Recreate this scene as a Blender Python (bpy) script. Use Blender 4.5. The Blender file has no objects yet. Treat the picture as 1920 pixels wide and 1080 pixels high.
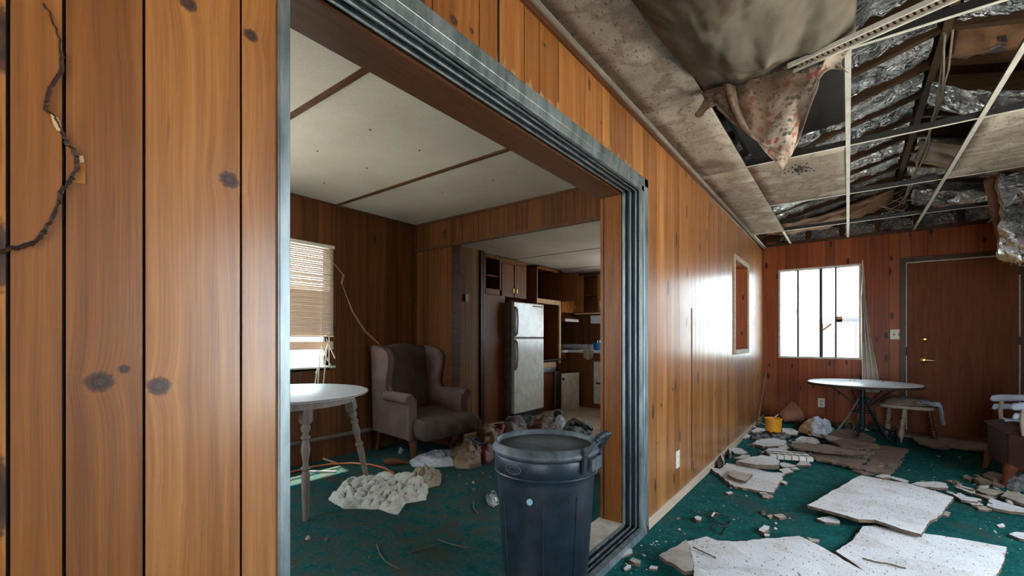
import bpy, bmesh, math, random
from mathutils import Vector, Matrix, noise
random.seed(7)
S = bpy.context.scene
COL = S.collection
PI = math.pi
# ------------------------------------------------------------------ camera
F, HZ, TH = 830.0, 635.0, math.radians(37.2)      # focal length and horizon row in a 1920x1080 frame, heading
CX, CZ = 0.94, 1.12
cam = bpy.data.cameras.new('camera'); camo = bpy.data.objects.new('camera', cam); COL.objects.link(camo)
camo.location = (CX, 0, CZ); camo.rotation_euler = (PI/2, 0, TH)
cam.sensor_width = 36; cam.lens = 36*F/1920; cam.shift_y = (HZ-540)/1920; cam.clip_start = 0.02; cam.clip_end = 200
S.camera = camo
S.view_settings.view_transform = 'Standard'; S.view_settings.look = 'None'
S.view_settings.gamma = 1; S.view_settings.use_curve_mapping = False
S.view_settings.exposure = 0.12
S.cycles.use_denoising = True
S.cycles.max_bounces = 7; S.cycles.diffuse_bounces = 5; S.cycles.glossy_bounces = 4; S.cycles.transparent_max_bounces = 12
S.cycles.caustics_reflective = False; S.cycles.caustics_refractive = False
S.cycles.sample_clamp_indirect = 6
# ------------------------------------------------------------------ sky and sun
W = bpy.data.worlds.new('sky'); S.world = W; W.use_nodes = True
bg = W.node_tree.nodes['Background']; bg.inputs[0].default_value = (0.76, 0.89, 1.0, 1); bg.inputs[1].default_value = 11.0
sun = bpy.data.lights.new('sun', 'SUN'); sun.energy = 36; sun.angle = math.radians(1.5); sun.color = (1, 0.93, 0.82)
suno = bpy.data.objects.new('sun', sun); COL.objects.link(suno)
suno.rotation_euler = Vector((-0.30, 0.06, 1)).to_track_quat('Z', 'Y').to_euler()
def portal(name, loc, rot, sx, sy):                  # light portals in the window openings: they guide the sky's light, give none
    l = bpy.data.lights.new(name, 'AREA'); l.shape = 'RECTANGLE'; l.size = sx; l.size_y = sy
    o = bpy.data.objects.new(name, l); COL.objects.link(o); o.location = loc; o.rotation_euler = rot
    l.cycles.is_portal = True
portal('portal_back', (.62, 7.20, 1.46), (-PI/2, 0, 0), .9, 1.2)
portal('portal_right', (2.86, 2.5, 1.15), (0, PI/2, 0), 1.35, 2.4)
portal('portal_front', (1.5, -2.62, 1.05), (PI/2, 0, 0), 1.5, 2.1)
portal('portal_inner_front', (-2.1, -1.62, 1.4), (PI/2, 0, 0), 1.0, 1.3)
portal('portal_inner_left', (-3.1, 1.66, 1.4), (0, -PI/2, 0), 1.12, 1.3)
portal('portal_inner_side', (-3.1, .36, 1.4), (0, -PI/2, 0), 1.3, 1.25)
portal('portal_kitchen', (-1.15, 7.2, 1.45), (-PI/2, 0, 0), 1.5, 1.1)

# ------------------------------------------------------------------ points in the place
def ray(px, py):
    a = px-960
    return Vector((a*math.cos(TH)-F*math.sin(TH), a*math.sin(TH)+F*math.cos(TH), HZ-py))
def onz(px, py, z=0.0):
    d = ray(px, py); k = (z-CZ)/d.z; return Vector((CX+d.x*k, d.y*k, z))
def onx(px, py, x=0.0):
    d = ray(px, py); k = (x-CX)/d.x; return Vector((x, d.y*k, CZ+d.z*k))
def ony(px, py, y):
    d = ray(px, py); k = y/d.y; return Vector((CX+d.x*k, y, CZ+d.z*k))

# ------------------------------------------------------------------ mesh helpers
class MB:
    def __init__(s): s.v = []; s.f = []; s.m = []; s.a = []
    def add(s, vs, fs, mat=0, att=0.0):
        o = len(s.v); s.v += [tuple(v) for v in vs]
        for f in fs: s.f.append([o+i for i in f]); s.m.append(mat); s.a.append(att)
        return s
    def box(s, x0, x1, y0, y1, z0, z1, mat=0, att=0.0):
        vs = [(x, y, z) for x in (x0, x1) for y in (y0, y1) for z in (z0, z1)]
        return s.add(vs, [(0,1,3,2),(4,6,7,5),(0,4,5,1),(2,3,7,6),(0,2,6,4),(1,5,7,3)], mat, att)
    def bar(s, p, q, w, h, mat=0, up=(0,0,1)):
        p, q = Vector(p), Vector(q); d = (q-p).normalized(); u = Vector(up)
        if abs(d.dot(u)) > .98: u = Vector((1,0,0))
        a = d.cross(u).normalized(); b = a.cross(d)
        vs = [c + a*i*w/2 + b*j*h/2 for c in (p, q) for i, j in ((-1,-1),(1,-1),(1,1),(-1,1))]
        return s.add(vs, [(0,3,2,1),(4,5,6,7),(0,1,5,4),(1,2,6,5),(2,3,7,6),(3,0,4,7)], mat)
    def tube(s, pts, r, n=8, mat=0, cap=True, closed=False):
        pts = [Vector(p) for p in pts]; N = len(pts); rs = r if isinstance(r, (list, tuple)) else [r]*N
        o = len(s.v); prev = None
        for i, p in enumerate(pts):
            if closed: d = pts[(i+1) % N]-pts[i-1]
            else: d = pts[min(i+1, N-1)]-pts[max(i-1, 0)]
            d.normalize()
            if prev is None:
                u = Vector((0,0,1)) if abs(d.z) < .9 else Vector((1,0,0)); a = d.cross(u).normalized()
            else:
                a = (prev-d*prev.dot(d)).normalized()
            prev = a; b = d.cross(a)
            for k in range(n):
                t = 2*PI*k/n; s.v.append(tuple(p+(a*math.cos(t)+b*math.sin(t))*rs[i]))
        for i in range(N if closed else N-1):
            j = (i+1) % N
            for k in range(n):
                l = (k+1) % n; s.f.append([o+i*n+k, o+i*n+l, o+j*n+l, o+j*n+k]); s.m.append(mat); s.a.append(0.)
        if cap and not closed:
            s.f.append([o+k for k in range(n)][::-1]); s.m.append(mat); s.a.append(0.)
            s.f.append([o+(N-1)*n+k for k in range(n)]); s.m.append(mat); s.a.append(0.)
        return s
    def lathe(s, prof, c=(0,0,0), n=24, mat=0, M=None):
        o = len(s.v); c = Vector(c)
        for r, z in prof:
            for k in range(n):
                t = 2*PI*k/n; v = Vector((r*math.cos(t), r*math.sin(t), z))
                if M: v = M @ v
                s.v.append(tuple(c+v))
        for i in range(len(prof)-1):
            for k in range(n):
                l = (k+1) % n; s.f.append([o+i*n+k, o+i*n+l, o+(i+1)*n+l, o+(i+1)*n+k]); s.m.append(mat); s.a.append(0.)
        if prof[0][0] > 1e-4: s.f.append([o+k for k in range(n)][::-1]); s.m.append(mat); s.a.append(0.)
        if prof[-1][0] > 1e-4: s.f.append([o+(len(prof)-1)*n+k for k in range(n)]); s.m.append(mat); s.a.append(0.)
        return s
    def prism(s, outline, axis, a, b, mat=0):      # outline in the plane across axis, extruded from a to b
        n = len(outline); put = {'x': lambda t,u,w:(w,t,u), 'y': lambda t,u,w:(t,w,u), 'z': lambda t,u,w:(t,u,w)}[axis]
        vs = [put(t,u,a) for t,u in outline]+[put(t,u,b) for t,u in outline]
        fs = [list(range(n))[::-1], [n+i for i in range(n)]]+[(i, (i+1)%n, n+(i+1)%n, n+i) for i in range(n)]
        return s.add(vs, fs, mat)
    def grid(s, fn, nu, nv, mat=0, closed_u=False):
        o = len(s.v)
        for j in range(nv+1):
            for i in range(nu if closed_u else nu+1): s.v.append(tuple(fn(i/nu, j/nv)))
        w = nu if closed_u else nu+1
        for j in range(nv):
            for i in range(nu):
                k = (i+1) % w; s.f.append([o+j*w+i, o+j*w+k, o+(j+1)*w+k, o+(j+1)*w+i]); s.m.append(mat); s.a.append(0.)
        return s
    def build(s, name, mats, parent=None, world=True, origin=None, smooth=False, bevel=0, thick=0, sub=0):
        off = Vector((0,0,0))
        if parent is not None and world:
            p = parent
            while p: off += p.location; p = p.parent
        if origin is not None: off = Vector(origin)
        me = bpy.data.meshes.new(name)
        me.from_pydata([tuple(Vector(v)-off) for v in s.v], [], s.f)
        if not isinstance(mats, (list, tuple)): mats = [mats]
        for m in mats: me.materials.append(m)
        me.polygons.foreach_set('material_index', s.m)
        if any(s.a):
            at = me.attributes.new('plank', 'FLOAT', 'FACE'); at.data.foreach_set('value', s.a)
        bm = bmesh.new(); bm.from_mesh(me); bmesh.ops.recalc_face_normals(bm, faces=bm.faces); bm.to_mesh(me); bm.free()
        if smooth:
            me.polygons.foreach_set('use_smooth', [True]*len(me.polygons))
            try: me.set_sharp_from_angle(angle=math.radians(smooth if smooth > 1 else 40))
            except Exception: pass
        me.update()
        o = bpy.data.objects.new(name, me); COL.objects.link(o)
        if parent is not None: o.parent = parent
        if origin is not None: o.location = origin
        if bevel:
            b = o.modifiers.new('bevel', 'BEVEL'); b.width = bevel; b.segments = 2; b.limit_method = 'ANGLE'
        if sub:
            b = o.modifiers.new('sub', 'SUBSURF'); b.levels = sub; b.render_levels = sub
        if thick:
            b = o.modifiers.new('solid', 'SOLIDIFY'); b.thickness = thick; b.offset = 0
        return o
def thing(name, label, cat, loc=(0,0,0), rotz=0, group=None):
    o = bpy.data.objects.new(name, None); COL.objects.link(o); o.empty_display_size = .1
    o.location = loc; o.rotation_euler = (0, 0, rotz); o['label'] = label; o['category'] = cat
    if group: o['group'] = group
    return o
def tag(o, label, cat, group=None, kind=None):
    o['label'] = label; o['category'] = cat
    if group: o['group'] = group
    if kind: o['kind'] = kind
    return o
def struct(o, label=None, cat=None):
    o['kind'] = 'structure'
    if label: o['label'] = label
    if cat: o['category'] = cat
    return o
def fbm(x, y, z=0.0, o=4):
    return noise.fractal((x, y, z), 1.0, 2.0, o)

# ------------------------------------------------------------------ materials
class NT:
    def __init__(s, name):
        s.mat = bpy.data.materials.new(name); s.mat.use_nodes = True; s.t = s.mat.node_tree
        s.b = s.t.nodes['Principled BSDF']; s.out = s.t.nodes['Material Output']
    def n(s, typ, **kw):
        nd = s.t.nodes.new(typ)
        for k, v in kw.items(): setattr(nd, k, v)
        return nd
    def put(s, sock, v):
        if hasattr(v, 'is_output'): s.t.links.new(v, sock)
        elif v is not None: sock.default_value = v
    def math(s, op, a, b=None, c=None, clamp=False):
        nd = s.n('ShaderNodeMath', operation=op, use_clamp=clamp)
        s.put(nd.inputs[0], a)
        if b is not None: s.put(nd.inputs[1], b)
        if c is not None: s.put(nd.inputs[2], c)
        return nd.outputs[0]
    def coord(s, kind='Object'): return s.n('ShaderNodeTexCoord').outputs[kind]
    def sep(s, v):
        nd = s.n('ShaderNodeSeparateXYZ'); s.put(nd.inputs[0], v); return nd.outputs
    def comb(s, x, y, z):
        nd = s.n('ShaderNodeCombineXYZ')
        for i, q in enumerate((x, y, z)): s.put(nd.inputs[i], q)
        return nd.outputs[0]
    def scale(s, v, sc):
        nd = s.n('ShaderNodeVectorMath', operation='MULTIPLY'); s.put(nd.inputs[0], v); nd.inputs[1].default_value = sc; return nd.outputs[0]
    def noise(s, v, scale=5, detail=3, rough=.5, dist=0):
        nd = s.n('ShaderNodeTexNoise'); s.put(nd.inputs['Vector'], v); nd.inputs['Scale'].default_value = scale
        nd.inputs['Detail'].default_value = detail; nd.inputs['Roughness'].default_value = rough; nd.inputs['Distortion'].default_value = dist
        return nd.outputs[0]
    def voro(s, v, scale=5, feature='F1', rand=1.0):
        nd = s.n('ShaderNodeTexVoronoi', feature=feature); s.put(nd.inputs['Vector'], v); nd.inputs['Scale'].default_value = scale
        nd.inputs['Randomness'].default_value = rand
        return nd
    def ramp(s, fac, stops, interp='LINEAR'):
        nd = s.n('ShaderNodeValToRGB'); s.put(nd.inputs[0], fac); e = nd.color_ramp.elements; nd.color_ramp.interpolation = interp
        while len(e) < len(stops): e.new(.5)
        for i, (p, c) in enumerate(stops):
            e[i].position = p; c = c if isinstance(c, tuple) else (c, c, c); e[i].color = (c[0], c[1], c[2], 1)
        return nd.outputs[0]
    def mix(s, fac, a, b, mode='MIX'):
        nd = s.n('ShaderNodeMix', data_type='RGBA', blend_type=mode); s.put(nd.inputs[0], fac)
        for k, v in ((6, a), (7, b)):
            s.put(nd.inputs[k], (v[0], v[1], v[2], 1) if isinstance(v, tuple) else v)
        return nd.outputs[2]
    def bump(s, h, strength=.3, dist=.01):
        nd = s.n('ShaderNodeBump'); s.put(nd.inputs['Height'], h); nd.inputs['Strength'].default_value = strength
        nd.inputs['Distance'].default_value = dist; s.t.links.new(nd.outputs[0], s.b.inputs['Normal'])
    def done(s, col, rough=.5, metal=0., spec=None, coat=None, trans=None):
        s.put(s.b.inputs['Base Color'], (col[0], col[1], col[2], 1) if isinstance(col, tuple) else col)
        s.put(s.b.inputs['Roughness'], rough); s.put(s.b.inputs['Metallic'], metal)
        if spec is not None: s.put(s.b.inputs['Specular IOR Level'], spec)
        if coat is not None: s.b.inputs['Coat Weight'].default_value = coat[0]; s.b.inputs['Coat Roughness'].default_value = coat[1]
        return s.mat
def plain(name, c, rough=.5, metal=0., var=.25, vs=8, bump=0., spec=None, bs=60):
    m = NT(name); v = m.coord()
    k = m.noise(v, vs, 4); k2 = m.noise(v, vs*9, 2)
    f = m.math('ADD', m.math('MULTIPLY', k, .7), m.math('MULTIPLY', k2, .3))
    lo = tuple(x*(1-var*1.3) for x in c); hi = tuple(min(1, x*(1+var)) for x in c)
    if bump: m.bump(m.noise(v, bs, 4), bump, .01)
    return m.done(m.ramp(f, [(.3, lo), (.7, hi)]), rough, metal, spec)

KN = [(430,337,1.2),(187,716,1.25),(233,692,.55),(298,724,1.2),(352,6,1.0),(470,66,.9),(851,38,1.0),(903,100,.7),(885,58,.6),(1021,84,.6),
      (1128,230,.5),(1240,760,.8),(1262,730,.9),(1231,830,.5)]
def pine(name, lo, mid, hi, rough=.2, knots=True, kd=.3, streak=1.0, ks=1.0, coat=.6):
    m = NT(name); c = m.coord(); X, Y, Z = m.sep(c)
    at = m.n('ShaderNodeAttribute', attribute_name='plank').outputs['Fac']
    across = m.math('ADD', m.math('ADD', X, Y), m.math('MULTIPLY', at, 3.71))
    zz = m.math('ADD', Z, m.math('MULTIPLY', at, 7.3))
    # scattered knots
    cell = m.n('ShaderNodeTexVoronoi', voronoi_dimensions='2D'); m.put(cell.inputs['Vector'], m.comb(m.math('MULTIPLY', across, 7.0*ks), m.math('MULTIPLY', zz, 2.6*ks), 0)); cell.inputs['Scale'].default_value = 1
    rs = m.sep(cell.outputs['Color'])
    big = m.math('LESS_THAN', rs[0], kd)
    d = m.math('DIVIDE', cell.outputs['Distance'], m.math('MULTIPLY_ADD', rs[1], .10, .07))
    d = m.math('ADD', d, m.math('MULTIPLY', m.math('SUBTRACT', 1.0, big), 50.0))
    if knots:
        for (px, py, r) in KN:
            p = onx(px, py, 0.0)
            k = (Vector((px, py))-Vector((px+10, py))).length and (onx(px+10, py)-p).length/10
            rr = .0145*r if px < 600 else .017*r
            v = m.n('ShaderNodeVectorMath', operation='SUBTRACT'); m.put(v.inputs[0], c); v.inputs[1].default_value = (p.x, p.y, p.z)
            v2 = m.scale(v.outputs[0], (0, 1/(rr*1.1), 1/rr))
            ln = m.n('ShaderNodeVectorMath', operation='LENGTH'); m.put(ln.inputs[0], v2)
            d = m.math('MINIMUM', d, ln.outputs['Value'])
    halo = m.math('POWER', 2.718, m.math('MULTIPLY', d, -.55))
    wob = m.noise(m.comb(m.math('MULTIPLY', across, 5), m.math('MULTIPLY', zz, .8), 0), 1, 2)
    g = m.math('ADD', m.math('ADD', across, m.math('MULTIPLY', wob, .022)), m.math('MULTIPLY', halo, .016))
    g1 = m.noise(m.comb(m.math('MULTIPLY', g, 38), m.math('MULTIPLY', zz, .9), 0), 1, 5, .62)
    g2 = m.noise(m.comb(m.math('MULTIPLY', g, 320), m.math('MULTIPLY', zz, 5), 0), 1, 2)
    g3 = m.noise(m.comb(m.math('MULTIPLY', g, 9), m.math('MULTIPLY', zz, .5), 0), 1, 1)
    f = m.math('ADD', m.math('ADD', m.math('MULTIPLY', g1, .55), m.math('MULTIPLY', g2, .17)), m.math('MULTIPLY', g3, .28))
    rnd = m.n('ShaderNodeTexWhiteNoise', noise_dimensions='1D'); m.put(rnd.inputs['W'], at)
    f = m.math('ADD', f, m.math('MULTIPLY', m.math('SUBTRACT', rnd.outputs['Value'], .5), .16))
    col = m.ramp(f, [(.30, lo), (.5, mid), (.68, hi)])
    # dark mineral streaks
    s1 = m.noise(m.comb(m.math('MULTIPLY', g, 60), m.math('MULTIPLY', zz, 2.2), 3), 1, 3, .7)
    s2 = m.noise(m.comb(m.math('MULTIPLY', across, 5), m.math('MULTIPLY', zz, 2), 9), 1, 1)
    sm = m.math('MULTIPLY', m.ramp(s1, [(.60, 0.), (.70, 1.)]), m.ramp(s2, [(.56, 0.), (.68, 1.)]))
    col = m.mix(m.math('MULTIPLY', sm, .75*streak), col, tuple(x*.22 for x in lo))
    dn = m.math('ADD', d, m.math('MULTIPLY', m.math('SUBTRACT', m.noise(c, 160, 3), .5), .55))
    ring = m.math('SINE', m.math('MULTIPLY', d, 11))
    col = m.mix(m.math('MULTIPLY', m.ramp(dn, [(.0, .55), (.35, .5), (1., 0.)]), m.math('MULTIPLY_ADD', ring, .25, .6)), col, tuple(x*.4 for x in lo))
    km = m.ramp(m.math('MULTIPLY', dn, .5), [(.38, .93), (.5, 0.)])
    kc = m.mix(m.math('MULTIPLY_ADD', ring, .5, .5), (.012, .006, .004), (.06, .022, .012))
    col = m.mix(km, col, kc)
    hgt = m.math('ADD', m.math('MULTIPLY', g2, .3), m.math('MULTIPLY', m.noise(c, 4.5, 2), 3.2))
    m.bump(hgt, .25, .004)
    ro = m.math('MULTIPLY_ADD', m.noise(c, 9, 4), .22, rough)
    return m.done(col, ro, spec=(.5 if coat > .3 else .2), coat=(coat, .25))
def woodm(name, lo, hi, rough=.45, axis='z', sc=1.0):
    m = NT(name); c = m.coord(); k = {'z': (30, 30, 2), 'x': (2, 30, 30), 'y': (30, 2, 30)}[axis]
    v = m.scale(c, tuple(q*sc for q in k))
    f = m.math('ADD', m.math('MULTIPLY', m.noise(v, 1, 5, .6, .4), .7), m.math('MULTIPLY', m.noise(v, 5, 2), .3))
    m.bump(f, .2, .003)
    return m.done(m.ramp(f, [(.3, lo), (.7, hi)]), rough, spec=.22)

M = {}
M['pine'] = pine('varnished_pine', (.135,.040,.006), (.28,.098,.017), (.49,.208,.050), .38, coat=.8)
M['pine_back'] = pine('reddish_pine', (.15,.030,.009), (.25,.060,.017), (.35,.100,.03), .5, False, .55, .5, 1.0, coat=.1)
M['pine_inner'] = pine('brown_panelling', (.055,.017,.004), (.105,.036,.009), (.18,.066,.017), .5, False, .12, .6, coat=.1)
M['pine_closet'] = pine('closet_panelling', (.10,.042,.012), (.19,.09,.03), (.30,.155,.058), .5, False, .1, .6, coat=.0)
M['groove'] = plain('groove_black', (.006,.007,.007), .6)
M['dark_wood'] = woodm('dark_stained_wood', (.035,.014,.007), (.085,.034,.015), .4)
M['trim_wood'] = woodm('brown_trim_wood', (.05,.02,.010), (.12,.05,.022), .4, 'y')
M['jamb_wood'] = woodm('orange_jamb_wood', (.11,.035,.008), (.24,.085,.018), .35)
M['rafter'] = woodm('old_rafter_wood', (.028,.015,.008), (.085,.043,.020), .75, 'x')
M['base'] = woodm('pale_baseboard', (.36,.27,.19), (.60,.48,.36), .6, 'y')
M['cab'] = woodm('cabinet_wood', (.095,.028,.006), (.20,.072,.016), .5)
M['cab_orange'] = woodm('lit_cabinet_pine', (.24,.09,.02), (.42,.17,.04), .4)  # brighter copy of the cabinet wood, light falling on it painted in
M['raw_wood'] = woodm('raw_splintered_wood', (.45,.27,.12), (.72,.52,.32), .7)
M['worn_pine'] = woodm('worn_bare_pine', (.20,.095,.035), (.44,.25,.11), .7)
M['grey_wood'] = woodm('weathered_table_wood', (.14,.10,.08), (.30,.23,.19), .6)
M['stool_wood'] = woodm('pale_turned_wood', (.24,.19,.14), (.42,.35,.27), .6)
M['red_wood'] = woodm('red_brown_wood', (.07,.022,.010), (.16,.055,.022), .3)
M['black'] = plain('black_void', (.006,.006,.006), .8)

def alum():
    m = NT('dusty_aluminium'); c = m.coord()
    f = m.noise(m.scale(c, (3, 3, .6)), 8, 5, .6)
    m.bump(m.noise(c, 90, 3), .08, .002)
    return m.done(m.ramp(f, [(.35, (.16,.20,.215)), (.6, (.33,.39,.41)), (.75, (.45,.50,.52))]), m.math('MULTIPLY_ADD', f, .3, .3), .75)
M['alum'] = alum()
M['alum_dark'] = plain('dark_track_metal', (.045,.055,.06), .4, .7)
def carpet():
    m = NT('green_carpet'); c = m.coord()
    n1 = m.noise(c, 1.7, 5, .6); n2 = m.noise(c, 260, 3, .8); n3 = m.noise(c, 9, 4, .65); n4 = m.noise(c, 45, 3, .7)
    f = m.math('ADD', m.math('ADD', m.math('MULTIPLY', n2, .35), m.math('MULTIPLY', n4, .35)), m.math('MULTIPLY', n3, .3))
    col = m.ramp(f, [(.36, (.001,.032,.033)), (.5, (.003,.098,.094)), (.64, (.018,.205,.195))])
    col = m.mix(m.ramp(m.math('ADD', m.math('MULTIPLY', n1, .7), m.math('MULTIPLY', n3, .3)), [(.52, 0.), (.66, .75)]), col, (.052,.048,.033))
    X, Y, Z = m.sep(c)
    inner = m.ramp(m.math('MULTIPLY_ADD', X, -.5, .5), [(.55, 0.), (.9, .85)])
    col = m.mix(m.math('MULTIPLY', inner, m.ramp(n3, [(.38, 0.), (.62, 1.)])), col, (.06,.052,.036))
    dirt = m.voro(c, 42); rc = m.sep(dirt.outputs['Color'])
    spk = m.math('MULTIPLY', m.math('LESS_THAN', dirt.outputs['Distance'], .13), m.math('LESS_THAN', rc[0], .16))
    col = m.mix(m.math('MULTIPLY', spk, .6), col, (.38,.36,.32))
    m.bump(m.math('ADD', n2, n4), .9, .006)
    return m.done(col, .95, spec=.15)
M['carpet'] = carpet()
def vinyl():
    m = NT('dirty_beige_vinyl'); c = m.coord()
    f = m.math('ADD', m.math('MULTIPLY', m.noise(c, 2.5, 5, .6), .6), m.math('MULTIPLY', m.noise(c, 60, 3), .4))
    return m.done(m.ramp(f, [(.38, (.17,.125,.085)), (.5, (.33,.26,.19)), (.62, (.44,.36,.28))]), .6)
M['vinyl'] = vinyl()
def tile(name, base, stain, hole=.65, stain_amt=.8, sc=1.0, thr=.5):
    m = NT(name); c = m.coord(); v2 = m.scale(c, (1, 1, 0))
    w = m.noise(v2, 6, 3)
    st = m.noise(m.scale(c, (1.1, 1.5, 0)), 1.5*sc, 3, .5, .1)
    st2 = m.noise(v2, 4.1*sc, 4, .6, .15)
    col = m.ramp(w, [(.3, tuple(x*.86 for x in base)), (.7, base)])
    ss = m.ramp(m.math('ADD', m.math('MULTIPLY', st, .65), m.math('MULTIPLY', st2, .35)), [(thr-.05, 0.), (thr+.015, .75), (thr+.03, .35), (thr+.10, .55), (thr+.16, 1.)])
    col = m.mix(m.math('MULTIPLY', ss, stain_amt), col, stain)
    a = m.voro(m.scale(c, (1, 1, 0)), 110); ra = m.sep(a.outputs['Color'])
    hl = m.math('MULTIPLY', m.math('LESS_THAN', a.outputs['Distance'], .30), m.math('LESS_THAN', ra[0], .34))
    b = m.voro(m.scale(c, (1, .38, 0)), 62); rb = m.sep(b.outputs['Color'])
    h2 = m.math('MULTIPLY', m.math('LESS_THAN', b.outputs['Distance'], .24), m.math('LESS_THAN', rb[1], .38))
    hh = m.math('MAXIMUM', hl, h2)
    col = m.mix(m.math('MULTIPLY', hh, hole), col, tuple(x*.28 for x in base))
    m.bump(m.math('ADD', m.math('MULTIPLY', hh, -1.0), m.math('MULTIPLY', m.noise(v2, 180, 3), .5)), .5, .003)
    return m.done(col, .95, spec=.15)
M['tile'] = tile('stained_ceiling_tile', (.52,.465,.41), (.15,.11,.078), .9, .9, 1.0, .475)
M['tile_floor'] = tile('fallen_tile_face', (.74,.75,.76), (.40,.37,.33), .8, .6, 1.3, .55)
M['tile_brown'] = tile('water_stained_tile', (.30,.235,.19), (.13,.09,.065), .5, .8, 1.5, .48)
M['tile_edge'] = plain('broken_tile_edge', (.13,.09,.06), .95, var=.5, vs=40, bump=.6)
M['tile_back'] = plain('tile_back_paper', (.42,.38,.32), .9, var=.3, vs=14, bump=.2)
def ceilm():
    m = NT('inner_ceiling_board'); c = m.coord()
    f = m.math('ADD', m.math('MULTIPLY', m.noise(c, 1.3, 4), .6), m.math('MULTIPLY', m.noise(c, 170, 3), .4))
    m.bump(m.noise(c, 160, 3), .3, .002)
    return m.done(m.ramp(f, [(.35, (.42,.39,.33)), (.65, (.62,.59,.52))]), .9, spec=.2)
M['ceil'] = ceilm()
def foil():
    m = NT('wrinkled_foil'); c = m.coord()
    a = m.noise(c, 9, 6, .62, 1.6); b = m.voro(m.scale(c, (1, 1, 1)), 22, 'DISTANCE_TO_EDGE').outputs['Distance']
    h = m.math('ADD', m.math('MULTIPLY', a, 1.0), m.math('MULTIPLY', m.math('POWER', b, .5), .35))
    m.bump(h, 1.0, .11)
    return m.done(m.ramp(m.noise(c, 5, 4), [(.35, (.30,.33,.36)), (.6, (.85,.87,.90))]), m.math('MULTIPLY_ADD', m.noise(c, 30, 3), .20, .05), .97)
M['foil'] = foil()
M['kraft'] = plain('brown_kraft_paper', (.14,.065,.028), .7, var=.4, vs=6, bump=.4, bs=25)
M['fibre'] = plain('yellow_glass_wool', (.42,.30,.16), 1., var=.5, vs=30, bump=1., bs=120)
M['tbar'] = plain('white_grid_bar', (.62,.60,.55), .45, .0, .2)
M['moulding'] = plain('grey_brown_moulding', (.22,.19,.155), .7)
M['pipe'] = plain('dusty_brown_pipe', (.13,.10,.075), .6)
M['tbar_shaded'] = plain('shaded_grid_web', (.012,.011,.011), .5)  # web of the white bar, its backlit shade painted in as black
M['white'] = plain('white_laminate', (.62,.65,.66), .35, var=.12)
M['white_dirty'] = plain('dirty_white_panel', (.52,.49,.43), .55, var=.25, vs=12)
M['plastic_white'] = plain('ivory_plastic', (.72,.68,.56), .4, var=.08)
M['slot'] = plain('slot_black', (.02,.018,.015), .6)
M['can'] = plain('dark_blue_grey_plastic', (.010,.018,.027), .42, var=.5, vs=14, bump=.12, bs=140)
M['can_in'] = plain('can_inside_plastic', (.012,.022,.030), .5, var=.4)
M['can_rim'] = plain('dusty_rim_plastic', (.060,.075,.080), .55, var=.5, vs=25)
M['label_foil'] = plain('pale_blue_sticker', (.30,.48,.55), .4)
M['brass'] = plain('brass', (.80,.56,.20), .25, 1., .1)
M['steel'] = plain('grey_steel', (.35,.37,.38), .35, .9, .2)
M['iron'] = plain('green_black_iron', (.012,.028,.034), .38, .5, .5)
M['iron_light'] = plain('pale_iron', (.20,.21,.18), .4, .6, .4)
def cloth(name, c, var=.3, bs=300, stain=None, vs=5, rough=.95):
    m = NT(name); v = m.coord()
    f = m.noise(v, vs, 5, .6)
    col = m.ramp(f, [(.35, tuple(x*(1-var) for x in c)), (.65, c)])
    if stain: col = m.mix(m.ramp(m.noise(v, vs*.6, 4, .6, 1.), [(.5, 0.), (.62, .8)]), col, stain)
    m.bump(m.math('ADD', m.noise(v, bs, 2), m.noise(v, 30, 3)), .35, .003)
    m.b.inputs['Sheen Weight'].default_value = .0
    return m.done(col, rough, spec=.2)
M['pink'] = cloth('mauve_upholstery', (.185,.118,.098), .3, 400, (.12,.075,.055))
M['brown_cloth'] = cloth('taupe_upholstery', (.115,.082,.064), .35, 400)
M['bed'] = cloth('off_white_cotton', (.60,.58,.50), .2, 300)
M['bed_dirty'] = cloth('dirty_cream_cotton', (.40,.33,.24), .35, 300)
M['sag'] = cloth('water_stained_sheet', (.20,.175,.14), .35, 250, (.075,.052,.035), 3)
M['lightcloth'] = cloth('pale_blue_cloth', (.42,.47,.55), .25, 250)
M['curtain'] = cloth('cream_curtain', (.62,.55,.47), .2, 250)
M['chairbrown'] = cloth('rust_brown_upholstery', (.055,.020,.012), .4, 300)
def floral(name, base, sc=27, stain=(.16,.10,.06)):
    m = NT(name); v = m.coord()
    def spots(scale, size, keep, seed):
        vo = m.voro(m.scale(v, (scale, scale*.7, scale)), 1); w = m.noise(v, scale*5, 2)
        r = m.sep(vo.outputs['Color'])
        dd = m.math('ADD', vo.outputs['Distance'], m.math('MULTIPLY', m.math('SUBTRACT', w, .5), .5))
        return m.math('MULTIPLY', m.math('LESS_THAN', dd, size), m.math('LESS_THAN', r[seed], keep))
    col = m.mix(spots(sc, .38, .45, 0), base, (.48,.10,.10))
    col = m.mix(spots(sc*1.25, .34, .45, 1), col, (.10,.15,.16))
    col = m.mix(spots(sc*1.8, .30, .55, 2), col, (.22,.18,.14))
    col = m.mix(m.ramp(m.noise(v, 3.2, 4, .6, .7), [(.38, 0.), (.56, .85)]), col, stain)
    m.bump(m.noise(v, 30, 4), .3, .004)
    return m.done(col, .95, spec=.2)
M['floral'] = floral('floral_cotton', (.58,.50,.44))
M['floral_dark'] = floral('dark_floral_seat', (.25,.24,.20), 28)
def plastic(name, c, rough=.22, alpha=1., var=.3, vs=12):
    m = NT(name); v = m.coord()
    m.bump(m.noise(v, 28, 5, .65, 1.2), .8, .02)
    m.b.inputs['Alpha'].default_value = alpha
    return m.done(m.ramp(m.noise(v, vs, 3), [(.35, tuple(x*(1-var) for x in c)), (.65, c)]), rough, spec=.6)
M['bag_black'] = plastic('black_bin_liner', (.012,.014,.015), .18)
M['bag_white'] = plastic('white_carrier_plastic', (.62,.66,.70), .3)
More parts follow.
